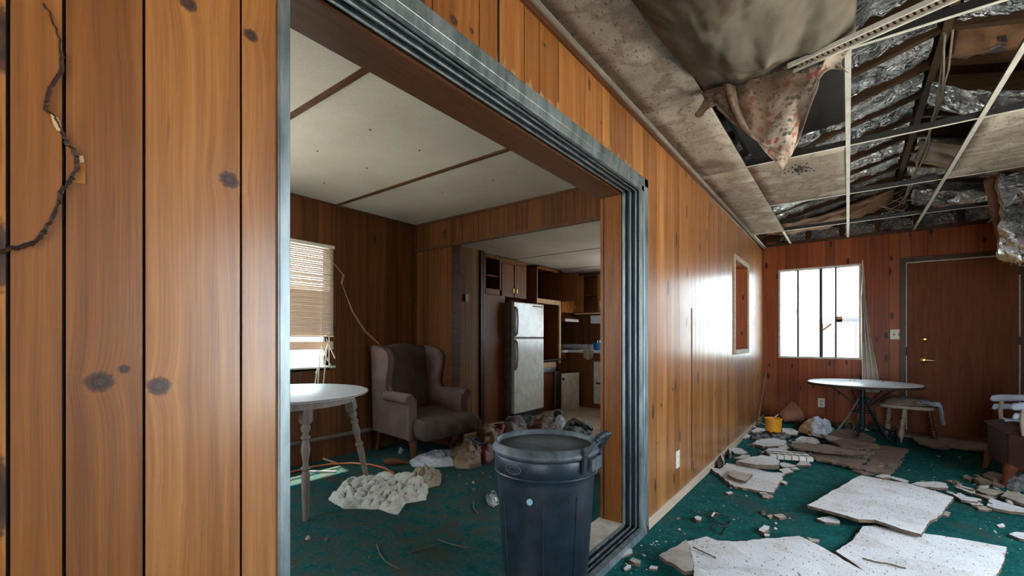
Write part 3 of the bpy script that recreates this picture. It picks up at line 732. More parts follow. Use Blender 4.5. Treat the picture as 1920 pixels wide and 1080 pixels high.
# ------------------------------------------------------------------ attic: rafters, ridge board, foil batts, wiring
raf = [2.6+.41*k for k in range(-6, 11)]
for k, y in enumerate(raf):
    for side in (0, 1):
        xa = 0.0 if side == 0 else 2.75
        za = EZ+.06; zb = RZ+.05
        o = MB().bar((xa, y, za-.012), (RX, y, zb-.012), .045, .11).build('rafter', M['rafter'], origin=(RX, y, zb))
        tag(o, 'dark roof rafter on the %s slope of the open attic' % ('left' if side == 0 else 'right'), 'rafter', 'rafters of the %s slope' % ('left' if side == 0 else 'right'))
tag(MB().box(RX-.02, RX+.02, -2.5, 7.04, RZ-.03, RZ+.10).build('ridge_board', M['rafter'], origin=(RX, 2, RZ)), 'dark ridge board along the peak of the open attic', 'ridge board')
BFN = []
def batt(y, side, mat, seed, droop=.05, a=0.03, b=.97):
    r = random.Random(seed); dy = .41-.055
    def fn(u, v):
        s = a+(b-a)*v; x = s*RX if side == 0 else 2.75-s*RX
        z = EZ+.035+(RZ-EZ)*s
        yy_ = y+.028+dy*u
        sg = droop*math.sin(PI*u)**.7*(.6+.5*math.sin(3*s+seed))
        n1 = noise.noise((x*7+seed, yy_*9, seed)); n2 = noise.noise((x*19, yy_*23+seed, 3.0))
        n3 = 1-abs(noise.noise((x*12+seed*2, yy_*5, 7.0)))*2
        return (x, yy_, z-sg-.030*n1-.018*n2-.018*n3)
    BFN.append(fn)
    return MB().grid(fn, 18, 56).build('foil_batt', M[mat], origin=(RX*.5 if side == 0 else 2.0, y, RZ-.2), smooth=180, thick=.003)
BZ = {}
for k, y in enumerate(raf[:-1]):
    for side in (0, 1):
        mat = 'foil'
        if side == 1 and k in (11, 9): continue                     # torn open bays
        if side == 1 and k in (8,): mat = 'kraft'
        b = batt(y, side, mat, k*2+side, .045 if side == 0 else .07)
        if mat == 'kraft': tag(b, 'brown paper-faced insulation batt sagging on the right slope', 'insulation')
        else: tag(b, 'crumpled silver foil insulation between rafters on the %s slope' % ('left' if side == 0 else 'right'), 'insulation', 'foil batts of the %s slope' % ('left' if side == 0 else 'right'))
        BZ[(k, side)] = (BFN[-1], b)
# printing on the foil, lying on each batt's own surface
def lettering(txt, k, side, xc, yc, size, way, drop=.010):
    cu = bpy.data.curves.new('tmp', 'FONT'); cu.body = txt; cu.size = size; cu.align_x = 'CENTER'; cu.align_y = 'CENTER'; cu.resolution_u = 3
    tmp = bpy.data.objects.new('tmp', cu); COL.objects.link(tmp); bpy.context.view_layer.update()
    me = bpy.data.meshes.new_from_object(tmp.evaluated_get(bpy.context.evaluated_depsgraph_get())); bpy.data.objects.remove(tmp)
    bm = bmesh.new(); bm.from_mesh(me); bmesh.ops.triangulate(bm, faces=bm.faces[:]); bmesh.ops.subdivide_edges(bm, edges=[e for e in bm.edges if e.calc_length() > size*.15], cuts=2, use_grid_fill=False)
    bmesh.ops.triangulate(bm, faces=bm.faces[:]); f = BZ[(k, side)][0]; par = BZ[(k, side)][1]; loc = par.location
    y0_ = raf[k]+.028; dy = .41-.055
    for v in bm.verts:
        Y = yc+way*v.co.x; X = xc+way*v.co.y
        s_ = X/RX if side == 0 else (2.75-X)/RX
        u_ = (Y-y0_)/dy; uc = min(1, max(0, u_)); p = f(uc, (s_-.03)/.94)
        v.co = Vector((X, min(max(Y, y0_), y0_+dy), p[2]-drop))-loc
    bm.to_mesh(me); bm.free(); me.materials.clear(); me.materials.append(M['ink']); me.name = 'printed_lettering'
    o = bpy.data.objects.new('printed_lettering', me); COL.objects.link(o); o.parent = par
    md = o.modifiers.new('s', 'SOLIDIFY'); md.thickness = .0008
    return o
for (k, xc, txt, sz) in ((6, .99, 'Johns-M', .085), (8, 1.10, 'Manville', .075), (9, .80, 'Manville', .085), (10, 1.07, 'Manville', .085), (7, 1.06, 'Johns-M', .08)):
    lettering(txt, k, 0, xc, raf[k]+.205, sz, 1)
lettering('nville', 8, 1, RX+.23, raf[8]+.2, .095, -1)
# sagging torn kraft flaps on the right slope
def flap(name, p0, p1, q0, q1, sagz, mat, label, seed, cat='insulation', thick=.004, wr=.03, nu=26, nv=20):
    P0, P1, Q0, Q1 = map(Vector, (p0, p1, q0, q1))
    def fn(u, v):
        a = P0.lerp(P1, u); b = Q0.lerp(Q1, u); p = a.lerp(b, v)
        n = fbm(p.x*5, p.y*5, seed+p.z*5); n2 = fbm(p.x*14, p.y*14, seed+9)
        e = min(1, min(u, 1-u, v, 1-v)*6)
        return p+Vector((wr*n*.5, wr*n*.5, -sagz*math.sin(PI*v)*(.6+.4*math.sin(PI*u))+wr*n*e+wr*.4*n2))
    return tag(MB().grid(fn, nu, nv).build(name, M[mat], origin=P0, smooth=180, thick=thick), label, cat)
flap('attic_flap', (1.42, 4.95, 2.76), (1.42, 5.5, 2.76), (2.2, 4.85, 2.50), (2.3, 5.6, 2.46), .07, 'kraft', 'torn dark brown paper flap sagging under the right slope of the attic', 3)
flap('attic_flap', (1.38, 3.95, 2.78), (1.38, 4.3, 2.80), (1.9, 3.85, 2.52), (2.0, 4.5, 2.50), .05, 'foil', 'loose foil flap curling down just right of the ridge', 5, wr=.05)
flap('attic_flap', (.1, 6.2, 2.50), (.1, 6.7, 2.50), (1.35, 6.1, 2.70), (1.30, 6.75, 2.66), .12, 'kraft', 'brown torn batt bulging below the left slope near the end wall', 8, wr=.06)
flap('attic_flap', (1.5, 6.3, 2.70), (1.5, 6.8, 2.66), (2.7, 6.2, 2.52), (2.7, 6.8, 2.50), .10, 'foil', 'silver foil batt sagging low near the end wall on the right', 12, wr=.06)
# long drooping foil batt at the right edge
def hang(u, v):
    x = 1.93+.75*u; top = 2.50-.02*u; y = 5.35+.15*u-.10*v
    z = top-(.70+.08*math.sin(u*9))*v
    w = .05*math.sin(u*21+v*2)+.035*fbm(u*6, v*5, 2)*1.5
    return (x+.06*fbm(u*3, v*4, 8)+.22*(1-v)*(1-u)*0, y+w*(.3+v)-.10*math.sin(PI*v), z)
t = thing('drooping_insulation', 'torn foil insulation batt drooping at the right edge above the door', 'insulation', (2.3, 5.4, 2.5))
MB().grid(hang, 60, 30).build('foil_face', M['foil'], t, smooth=180, thick=.004)
def fl2(u, v):
    p = Vector(hang(u, v)); return p+Vector((0, .035+.01*fbm(u*20, v*20), -.012*v+.02*v*fbm(u*40, 1, 2)))
MB().grid(fl2, 60, 20).build('glass_wool', M['fibre'], t, smooth=180, thick=.03)
r = random.Random(3); mb = MB()
for k in range(140):
    u = r.random(); p = Vector(hang(u, 1.0))+Vector((0, .02+r.uniform(-.01,.02), r.uniform(-.01, .02)))
    mb.tube([p, p+Vector((r.uniform(-.02,.02), r.uniform(-.01,.02), -r.uniform(.01,.035))), p+Vector((r.uniform(-.035,.035), 0, -r.uniform(.01,.05)))], [.0035, .0028, .001], 4)
mb.build('fibre_fringe', M['fibre'], t)['kind'] = 'stuff'
mb = MB(); p = Vector((1.92, 5.42, 2.46)); 
def kf(u, v): return (1.86+.14*u+.10*v, 5.45-.02*v+.02*fbm(u*3, v*4), 2.47-.66*v+.03*math.sin(5*u))
MB().grid(kf, 8, 20).build('paper_backing', M['kraft'], t, smooth=180, thick=.004)
# cable loosely tied along the ridge
cab = [(1772,-10,2.83),(1765,30,2.80),(1757,75,2.78),(1746,140,2.76),(1737,185,2.74),(1722,215,2.75),(1716,240,2.76),(1706,262,2.76),(1700,300,2.74),(1694,335,2.74),(1690,352,2.75)]
for j, dx in enumerate((0, 8, -7)):
    pts = []
    for i, (a, b, z) in enumerate(cab):
        y = 3.35+.385*i; zz = z+.012*math.sin(i*2+j)
        p = ony(a+dx*math.sin(i*1.3+j)+dx*.5, b, y) ; pts.append(Vector((min(max(p.x, RX-.12), RX+.08)+.008*j, y, zz-.05)))
    tag(MB().tube(pts, .006, 6).build('ridge_cable', M['wire'], smooth=True), ('pale cable hanging along the attic ridge, thicker strand', 'thin cable twisted round the ridge cable on its right', 'thin cable twisted round the ridge cable on its left')[j], 'cable', 'cables along the ridge')
mb = MB(); r = random.Random(9)
for k in range(5):
    x = RX+r.uniform(-.05, .2); pts = [(x+.15*math.sin(t*.8+k), 6.4+.05*k, 2.78-.045*t+.01*k) for t in range(7)]
    mb.tube(pts, .004, 5)
tag(mb.build('dangling_wires', M['wire'], smooth=True), 'knot of thin wires dangling below the ridge near the end wall', 'wires')

# vent strip hanging across the grid at top
p0 = onz(1482, 131, 2.335); p1 = p0+(onz(1770, 2, 2.33)-p0)*1.5
t = thing('vent_strip', 'fallen metal strip with brown slots hanging across the ceiling grid', 'vent strip', p0)
d = (p1-p0).normalized(); sd = Vector((-d.y, d.x, 0)).normalized()
def strip_box(mb, a, b, s0, s1, z0, z1, m):
    vs = [p0+d*aa+sd*ss+Vector((0,0,zz)) for aa in (a, b) for ss in (s0, s1) for zz in (z0, z1)]
    mb.add(vs, [(0,1,3,2),(4,6,7,5),(0,4,5,1),(2,3,7,6),(0,2,6,4),(1,5,7,3)], m)
LN = (p1-p0).length; mb = MB()
strip_box(mb, 0, LN, -.034, -.024, -.004, .016, 0); strip_box(mb, 0, LN, .024, .034, -.004, .016, 0); strip_box(mb, 0, LN, -.03, .03, .010, .016, 1)
mb.build('channel', [M['tbar'], M['rust']], t, bevel=.001)
mb = MB(); k = .03
while k < LN: strip_box(mb, k, k+.009, -.023, .023, .003, .0098, 0); k += .020
mb.build('slats', M['grey_wood'], t)

# big sagging sheet full of fallen insulation
def sagf(u, v):
    x = .325+.64*u; y = .55+1.90*v
    e = (math.sin(PI*min(max(u, 0), 1))**.55)
    ev = (1-(max(0, v-.62)/.38)**2.2)
    pool = .075*math.exp(-(((u-.45)/.30)**2+((v-.66)/.22)**2))
    z = CL+.006-(.135+.03*math.sin(3*v+1))*e*ev-pool
    z += .016*math.sin(u*9+3*v+2*fbm(u*2, v*2))*e*min(1, ev+.2)+.012*fbm(u*6, v*7, 1)*e
    z -= .03*abs(fbm(u*3+v*2, v*1.5, 4))*e; z += .022*abs(math.sin(u*6+4*v+1.6*fbm(u*1.5, v*2, 9)))**.5*e*min(1, ev+.2)
    return (x-.035*math.sin(PI*v*1.3)*(1-u)**2, y, z)
sg = tag(MB().grid(sagf, 70, 90).build('sagging_sheet', M['sag'], origin=(.65, 1.5, CL), smooth=180, thick=.003), 'big grey-brown stained sheet bellying down from the ceiling grid', 'sheet')
# floral cloth hanging from the second cross bar
def flf(u, v):
    x = .335+.60*u
    tip = 1.875
    if u < .16: zb = 2.26-.03*math.sin(u*20)
    elif u < .64: zb = 2.25+(tip-2.25)*((u-.16)/.48)**1.05
    elif u < .86: zb = tip+.34*((u-.64)/.22)**1.0
    else: zb = 2.245+.02*(u-.86)/.14+.05*math.sin((u-.86)*22)
    z = CL-.006+(zb-CL+.006)*v
    fold = .036*math.sin(u*26+1.5*v)*(.25+v)+.028*math.sin(u*11-2.5*v+.6)*(v)+.02*fbm(u*5, v*4, 3)
    return (x+.018*math.sin(v*5+u*8), 2.40+fold-.04*v, z)
t = thing('floral_cloth', 'pointed floral cloth stained brown, hanging from a ceiling grid bar', 'cloth', (.64, 2.4, CL))
MB().grid(flf, 110, 50).build('cloth_body', M['floral'], t, smooth=180, thick=.0025)
def hem(u):
    u = .16+.48*u; p = Vector(flf(u, 1)); return p
MB().tube([hem(i/40) for i in range(41)], .006, 6).build('hem', M['floral'], t, smooth=True)
def fold2(u, v):
    a = Vector(flf(.17+.10*u, .15+.2*v)); b = Vector(flf(.56+.05*u, .93)); p = a.lerp(b, v); return p+Vector((.02*math.sin(PI*v)*-1, -.035-.018*math.sin(u*PI), -.045*math.sin(PI*v)))
MB().grid(fold2, 10, 30).build('turned_fold', M['floral'], t, smooth=180, thick=.003)
# black sheet above the missing tile, standing in for the darkness of the attic
flap('attic_flap', (.35, 2.5, 2.46), (.35, 3.6, 2.46), (.93, 2.5, 2.52), (.93, 3.6, 2.54), .0, 'black', 'black sheet standing in for the attic darkness behind the floral cloth', 15, 'board', wr=.01)

# ------------------------------------------------------------------ shape helpers for soft and broken things
def inpoly_r(poly, c, th):
    # distance from c to the outline along angle th
    d = (math.cos(th), math.sin(th)); best = None
    for (a, b), (e, f) in zip(poly, poly[1:]+poly[:1]):
        ex, ey = e-a, f-b; den = d[0]*ey-d[1]*ex
        if abs(den) < 1e-9: continue
        t = ((a-c[0])*ey-(b-c[1])*ex)/den; s = ((a-c[0])*d[1]-(b-c[1])*d[0])/den
        if t > 0 and -1e-6 <= s <= 1+1e-6: best = max(best or 0, t)
    return best or .01
def heap(name, poly, h, mat, label, cat='cloth', seed=1, freq=9., ridge=.7, z0=0., group=None, na=110, nr=34, power=.45, edge=.04, thing_=None, fine=.5, peak=None):
    c = (sum(p[0] for p in poly)/len(poly), sum(p[1] for p in poly)/len(poly)); sz = max(max(p[0] for p in poly)-min(p[0] for p in poly), .01)
    mb = MB(); fr = freq/sz
    def fn(u, v):
        t = 2*PI*u; R = inpoly_r(poly, c, t)*(1+edge*fbm(math.cos(t)*3, math.sin(t)*3, seed))
        q = R*v; x = c[0]+q*math.cos(t); y = c[1]+q*math.sin(t)
        wx = x+.35/fr*noise.noise((x*fr*.6, y*fr*.6, seed+5)); wy = y+.35/fr*noise.noise((x*fr*.6+9, y*fr*.6, seed))
        r1 = min(1, abs(noise.noise((wx*fr*.55, wy*fr*.55, seed)))*2.4)**.8; r2 = min(1, abs(noise.noise((wx*fr*1.2+4, wy*fr*1.2, seed+2)))*2.4)
        env = (1-v**3)**power if v < 1 else 0
        big_ = .5+.5*noise.noise((x*fr*.2, y*fr*.2, seed+20))
        hh = env*((1-ridge)*(.5+big_)+ridge*(.6*r1+.5*fine*r2))
        if peak: hh *= .6+.8*math.exp(-(((x-peak[0])/(sz*.25))**2+((y-peak[1])/(sz*.25))**2))
        dx = .10/fr*noise.noise((x*fr, y*fr, seed+11))*env*3; dy = .10/fr*noise.noise((x*fr+7, y*fr, seed+13))*env*3
        return (x+dx, y+dy, z0+max(.003, h*max(hh, .02)))
    mb.grid(lambda u, v: fn(u, 1-v*.985), na, nr, closed_u=True)
    last = len(mb.v)-na; mb.f.append([last+i for i in range(na)]); mb.m.append(0); mb.a.append(0.)
    lo = len(mb.v); mb.v += [(mb.v[i][0], mb.v[i][1], z0+.0005) for i in range(na)]
    for i in range(na): mb.f.append([i, (i+1)%na, lo+(i+1)%na, lo+i]); mb.m.append(0); mb.a.append(0.)
    mb.f.append([lo+i for i in range(na)]); mb.m.append(0); mb.a.append(0.)
    if thing_: return mb.build(name, M[mat], thing_, smooth=180)
    return tag(mb.build(name, M[mat], origin=(c[0], c[1], z0), smooth=180), label, cat, group)
def px_poly(pts, z=0.): return [tuple(onz(a, b, z)[:2]) for a, b in pts]
def blob_poly(c, rx, ry, seed, n=9, rot=0):
    r = random.Random(seed); out = []
    for i in range(n):
        t = 2*PI*i/n; k = r.uniform(.75, 1.15); a, b = rx*k*math.cos(t), ry*k*math.sin(t)
        out.append((c[0]+a*math.cos(rot)-b*math.sin(rot), c[1]+a*math.sin(rot)+b*math.cos(rot)))
    return out

# ------------------------------------------------------------------ inner room: white round table with turned legs
tc = (-2.10, 1.44)
t = thing('dining_table', 'round white-topped table with turned wooden legs, one leg splayed, beside the blind', 'table', (tc[0], tc[1], 0))
def disc(prof, c, n=64): return MB().lathe(prof, c, n)
disc([(.545, .742), (.552, .748), (.552, .757), (.540, .762), (0, .762)], (tc[0], tc[1], 0)).build('tabletop', M['white'], t, smooth=True)
MB().lathe([(.553, .7475), (.5535, .7475), (.5535, .7545), (.553, .7545)], (tc[0], tc[1], 0), 64).build('edge_band', M['grey_wood'], t, smooth=True)
disc([(.0, .69), (.455, .69), (.455, .7), (.46, .745), (.0, .742)], (tc[0], tc[1], 0)).build('apron', M['grey_wood'], t, smooth=True)
def turned_leg(parent, top, foot, mat, H=None, s=1.0):
    top, foot = Vector(top), Vector(foot); H = (top-foot).length
    prof = [(.0, 0), (.015, 0), (.017, .01), (.021, .16), (.024, .30), (.026, .38), (.018, .40), (.019, .415), (.029, .425), (.029, .44), (.018, .452), (.016, .47), (.020, .52), (.028, .585), (.024, .63), (.017, .66), (.017, .67), (.028, .68), (.028, .695), (.018, .706), (.017, .72), (.026, .745), (.029, .77), (.022, .79), (.020, .80)]
    mb = MB(); Q = (top-foot).to_track_quat('Z', 'Y').to_matrix()
    mb.lathe([(r*s, z*H) for r, z in prof], foot, 16, M=Q)
    w = .030*s
    vs = []
    for z, ww in ((.80, w*.75), (.82, w), (1.0, w)):
        for i, j in ((-1,-1),(1,-1),(1,1),(-1,1)): vs.append(foot+Q@Vector((i*ww, j*ww, z*H)))
    mb.add(vs, [(0,3,2,1),(8,9,10,11)]+[(k+i, k+(i+1)%4, k+4+(i+1)%4, k+4+i) for k in (0, 4) for i in range(4)])
    return mb.build('leg', mat, parent, smooth=True)
f1 = onz(573, 976); f2 = onz(688, 899)
turned_leg(t, (f1.x, f1.y, .745), (f1.x, f1.y, 0), M['grey_wood'])
turned_leg(t, (-1.89, 1.80, .745), (f2.x, f2.y, 0), M['grey_wood'])
turned_leg(t, (-2.50, 1.44, .742), (-2.50, 1.44, 0), M['grey_wood'])
turned_leg(t, (-2.15, 1.06, .742), (-2.15, 1.06, 0), M['grey_wood'])

# ------------------------------------------------------------------ wing armchair
ac = thing('armchair', 'mauve-brown wing-back armchair with slumped seat in the corner of the inner room', 'armchair', (-2.40, 2.955, 0), math.radians(-7))
def side_profile():
    return [(-.40,.20),(-.415,.6),(-.44,1.0),(-.43,1.045),(-.36,1.055),(-.20,1.03),(-.12,1.0),(-.085,.94),(-.09,.85),(-.12,.76),(-.135,.66),(-.10,.62),(.0,.60),(.235,.60),(.265,.57),(.26,.42),(.25,.20)]
def arch_side(y0, y1, name='side_wing'):
    p = side_profile(); mb = MB(); n = len(p)
    mb.add([(a, y0, b) for a, b in p]+[(a, y1, b) for a, b in p], [list(range(n)), [n+i for i in range(n)][::-1]]+[(i, (i+1)%n, n+(i+1)%n, n+i) for i in range(n)])
    o = mb.build(name, M['pink'], ac, world=False); b = o.modifiers.new('b', 'BEVEL'); b.width = .022; b.segments = 3; b.limit_method = 'ANGLE'; b.angle_limit = .7
    o.data.polygons.foreach_set('use_smooth', [True]*len(o.data.polygons)); return o
arch_side(-.335, -.265); arch_side(.265, .335)
for s in (-1, 1):                                  # rolled arms with round fronts, and piping
    mb = MB(); pts = [(-.14, s*.325, .575), (.10, s*.328, .578), (.255, s*.33, .572), (.275, s*.33, .57)]
    mb.tube(pts, [.048, .050, .052, .046], 16); mb.build('arm_roll', M['pink'], ac, world=False, smooth=50)
    mb = MB(); mb.box(.225, .275, s*.30-.048, s*.30+.048, .20, .58); mb.build('arm_front', M['pink'], ac, world=False, bevel=.02)
    pr = side_profile()[2:12]; yy_ = s*.30+(.038 if s > 0 else -.038)
    MB().tube([(a*1.0, yy_, b) for a, b in pr], .006, 6).build('piping', M['brown_cloth'], ac, world=False, smooth=True)
def backf(u, v):
    y = -.27+.54*u; z = .40+.655*v
    return (-.30-.07*v+.030*math.sin(PI*u)*math.sin(PI*min(1, v+.1)), y, z-.05*(2*u-1)**4*v**3+.015*math.sin(PI*u)*v)
MB().grid(backf, 20, 20).build('backrest', M['brown_cloth'], ac, world=False, smooth=180, thick=.02)
mb = MB(); mb.prism([(-.42,.2),(-.44,1.03),(-.385,1.05),(-.35,1.02),(-.31,.2)], 'y', -.27, .27); mb.build('back_panel', M['brown_cloth'], ac, world=False, bevel=.018)
def seatf(u, v):
    x = -.30+.78*v; y = -.27+.54*u
    w = 1+.16*max(0, (v-.62)/.38)
    z = .415+.025*math.sin(PI*u)*math.sin(PI*v)-.045*max(0, v-.4)-.03*math.exp(-((u-.45)/.25)**2-((v-.5)/.25)**2)
    z += .008*fbm(x*9, y*9, 2)
    if v > .9: z -= (v-.9)**2*3.2
    return (x, y*w, z)
def cushion(name, top, zb, nu=26, nv=26):
    mb = MB(); mb.grid(top, nu, nv); o = len(mb.v); w = nu+1; per = [i for i in range(w)]+[w*(j+1)-1 for j in range(1, nv+1)]+[w*nv+i for i in range(nu-1, -1, -1)]+[w*j for j in range(nv-1, 0, -1)]
    n = len(per); r = random.Random(1)
    for L in range(1, 6):
        for i, k in enumerate(per):
            x, y, z = mb.v[k]; zz = z+(zb-z)*L/5; b = math.sin(PI*L/5)*.018+.010*math.sin(i*.9+L*.3)*math.sin(PI*L/5)
            cx, cy = .05, 0; dd = Vector((x-cx, y-cy)).normalized(); mb.v.append((x+dd.x*b, y+dd.y*b, zz))
    for L in range(5):
        for i in range(n):
            a = per[i] if L == 0 else o+(L-1)*n+i; b = per[(i+1)%n] if L == 0 else o+(L-1)*n+(i+1)%n
            mb.f.append([a, b, o+L*n+(i+1)%n, o+L*n+i]); mb.m.append(0); mb.a.append(0.)
    mb.f.append([o+4*n+i for i in range(n)]); mb.m.append(0); mb.a.append(0.)
    return mb.build(name, M['brown_cloth'], ac, world=False, smooth=180)
cushion('seat_cushion', seatf, .23)
MB().box(-.38, .24, -.27, .27, .19, .28).build('seat_frame', M['pink'], ac, world=False, bevel=.01)
for y in (-.27, .27):
    MB().tube([(.215, y, .22), (.245, y*1.03, .15), (.235, y*1.02, .07), (.225, y*1.01, 0)], [.042, .036, .022, .017], 10).build('front_leg', M['red_wood'], ac, world=False, smooth=True)
    MB().tube([(-.36, y, .22), (-.38, y, .10), (-.42, y, 0)], [.028, .024, .018], 8).build('rear_leg', M['red_wood'], ac, world=False, smooth=True)

# ------------------------------------------------------------------ window of the inner room with a broken blind
y0, y1, z0, z1 = li
w3 = thing('window_3', 'inner room window glowing behind a half-lowered blind', 'window', (-2.93, (y0+y1)/2, z0)); w3['kind'] = 'structure'
mb = MB(); t_ = .03
mb.box(-3.0, -2.915, y0-t_, y0, z0-t_, z1+t_).box(-3.0, -2.915, y1, y1+t_, z0-t_, z1+t_).box(-3.0, -2.915, y0, y1, z1, z1+t_).box(-3.0, -2.93, y0, y1, z0-t_, z0); mb.build('frame', M['trim_wood'], w3)
MB().box(-2.99, -2.89, y0-.03, y1+.05, z0-.012, z0+.006).build('sill', M['white_dirty'], w3, bevel=.003)
MB().box(-2.99, -2.97, 1.66, 1.69, z0, z1).build('mullion', M['alum'], w3)
MB().box(-2.985, -2.981, y0, y1, z0, z1).build('glass_pane', M['glass'], w3)
bl = thing('venetian_blind', 'dusty half-lowered venetian blind on the inner room window, lower slats broken', 'blind', (-2.895, 1.68, 1.98))
MB().box(-2.92, -2.88, y0-.04, y1+.035, 1.955, 1.985).build('headrail', M['plastic_white'], bl, bevel=.003)
mb = MB(); z = 1.94; k = 0
while z > 1.145:
    a = math.radians(54 if z > 1.56 else 74); w = .0115; dx, dz = w*math.cos(a), w*math.sin(a); wob = .001*math.sin(k*2.3)
    mb.add([(-2.90-dx, y0-.03, z+dz), (-2.90+dx, y0-.03, z-dz), (-2.90+dx, y1+.03, z-dz+wob), (-2.90-dx, y1+.03, z+dz+wob)], [(0,1,2,3)])
    z -= .0185 if z > 1.56 else .0175; k += 1
mb.build('slats', M['slat'], bl, thick=.0009)
mb = MB(); mb.add([(-2.903, y0-.03, 1.10), (-2.903, y1+.03, 1.095), (-2.90, y1+.03, 1.02), (-2.90, y0-.03, 1.02)], [(0,1,2,3)])
mb.build('bottom_slats', M['slat'], bl, thick=.006)
MB().box(-2.905, -2.893, y0-.03, y1+.03, 1.135, 1.147).build('bottom_rail', M['plastic_white'], bl)
MB().tube([(-2.888, 2.16, 1.96), (-2.888, 2.165, 1.4), (-2.886, 2.16, 1.02)], .0014, 5).tube([(-2.888, 1.52, 1.96), (-2.888, 1.52, 1.02)], .0014, 5).build('ladder_cord', M['white'], bl)
def pin(a, b, x=-2.86): return onx(a, b, x)
for (a, b, c_, d_, x) in ((618,640,592,700,-2.84),(613,655,606,722,-2.80),(600,665,596,718,-2.83),(603,650,622,690,-2.82),(612,635,628,672,-2.80),(596,690,590,722,-2.80)):
    p, q = pin(a, b, x), pin(c_, d_, x)
    tag(MB().bar(p, q, .010, .003, up=(1,0,0)).build('broken_slat', M['plastic_white'], origin=(p+q)/2), 'broken pale blind slat dangling below the blind above the round table', 'blind slat', 'broken blind slats')
# tilt cord pulled to the armchair
pts = [onx(614, 468, -2.87), onx(622, 490, -2.86), Vector((-2.85, 2.36, 1.72)), onx(640, 530, -2.82), onx(661, 583, -2.80), onx(685, 620, -2.78), onx(700, 634, -2.76), onx(712, 646, -2.76)]
tag(MB().tube(pts, .0022, 5).tube([p+Vector((.0, .012*math.sin(i*.9), -.008*math.sin(i*.45))) for i, p in enumerate(pts)], .0018, 5).build('blind_cord', M['cord_pink'], smooth=True), 'thin pinkish cord slung from the blind to the top of the armchair', 'cord')
# pipe and boards low on the wall
tag(MB().tube([(-2.90, -1.4, .205), (-2.90, 2.0, .205), (-2.90, 3.22, .205)], .022, 12).build('wall_pipe', M['pipe'], smooth=True), 'dusty pipe running low along the brown panelled wall', 'pipe')
q = onx(708, 785, -2.925); tag(MB().box(-2.927, -2.918, q.y-.035, q.y+.035, q.z-.055, q.z+.055).build('wall_outlet', M['trim_wood'], bevel=.002), 'dark outlet plate low on the wall left of the armchair', 'outlet')
# copper hose on the floor, sticks
hp = [(480,915),(512,897),(545,885),(580,876),(620,870),(660,868),(695,871),(722,878),(740,889)]
tag(MB().tube([onz(a, b, .014)+Vector((0,0,0)) for a, b in hp], .0085, 8).build('copper_hose', M['orange_hose'], smooth=True), 'copper-orange tube curving over the carpet under the round table', 'hose')
def stick(a, b, r, mat, label, z=.01, n=1): return tag(MB().bar(onz(*a, z), onz(*b, z), r, r).build('stick', M[mat], origin=onz(*a, 0)), label, 'stick')
stick((603,859), (631,868), .012, 'raw_wood', 'short pale stick on the carpet behind the copper tube')
stick((580,884), (631,884), .013, 'white_dirty', 'flat pale lath lying on the carpet between the table legs')
def twig(pts, label, r=.003, z=.006):
    P = [onz(a, b, z) for a, b in pts]; return tag(MB().tube(P, [r]*(len(P)-1)+[r*.5], 6).build('twig', M['twig'], origin=P[0], smooth=True), label, 'twig')
twig([(706,1020),(712,1038),(722,1052),(735,1060),(748,1066)], 'curved dry twig at the bottom left of the inner carpet')
twig([(820,1011),(840,1018),(860,1024),(876,1027)], 'straight dry twig left of the bin near the bottom')
twig([(772,1035),(800,1028),(818,1022)], 'short faint twig left of the bin')
twig([(888,940),(888,952),(896,962),(903,956)], 'small forked twig on the carpet just left of the bin')

# cloths and bags on the inner floor
heap('crumpled_sheet', px_poly([(618,938),(640,912),(655,900),(700,897),(740,893),(775,893),(800,905),(803,920),(798,938),(760,945),(745,966),(728,962),(710,955),(645,955)]), .10, 'bed', 'large crumpled off-white sheet on the carpet in front of the armchair', 'cloth', 3, 17, .75, na=240, nr=90, power=.35)
heap('crumpled_rag', px_poly([(764,898),(775,888),(800,880),(828,890),(826,910),(800,916),(775,910)]), .12, 'bed_dirty', 'smaller dirty cream rag behind the crumpled sheet', 'cloth', 6, 12, .8, power=.8)
heap('carrier_bag', px_poly([(766,868),(790,858),(845,850),(860,856),(856,874),(800,878),(775,876)]), .09, 'bag_white', 'white plastic carrier bag with pink print on the carpet by the armchair', 'bag', 4, 6, .6)
heap('carrier_bag', px_poly([(842,862),(860,848),(885,845),(905,858),(902,874),(880,880),(855,878)]), .17, 'bag_tan', 'tan translucent plastic bag behind the white carrier bag', 'bag', 9, 5, .5)
heap('wrapper', px_poly([(890,856),(905,842),(925,848),(926,862),(910,870)]), .12, 'bag_red', 'shiny dark red wrapper beside the tan bag', 'wrapper', 5, 4, .6)
heap('wrapper', px_poly([(876,830),(895,822),(915,826),(910,836),(885,838)]), .08, 'bag_blue', 'shiny blue wrapper on the pile right of the armchair', 'wrapper', 7, 4, .6)
heap('paper_bag', px_poly([(893,818),(905,805),(925,806),(940,820),(930,834),(905,836)]), .17, 'bag_gold', 'crumpled ochre paper bag behind the rim of the bin', 'bag', 8, 5, .7)
heap('wrapper', px_poly([(925,806),(940,800),(948,812),(938,826),(926,822)]), .14, 'bag_red', 'dark red wrapper just left of the bin rim', 'wrapper', 12, 4, .6)
heap('grey_bag', px_poly([(935,812),(945,798),(965,790),(985,794),(990,808),(960,816)]), .17, 'bag_grey', 'grey rumpled bag at the foot of the fridge', 'bag', 14, 4, .6)
heap('wrapper', px_poly([(845,838),(860,834),(872,838),(862,846),(848,846)]), .1, 'bag_rust', 'dark shiny wrapper under the front of the armchair', 'wrapper', 15, 4, .6)
heap('grey_rag', px_poly([(840,828),(870,822),(890,830),(896,846),(870,850),(845,845)]), .06, 'bag_grey', 'flat grey rag under the seat front of the armchair', 'cloth', 16, 4, .6)
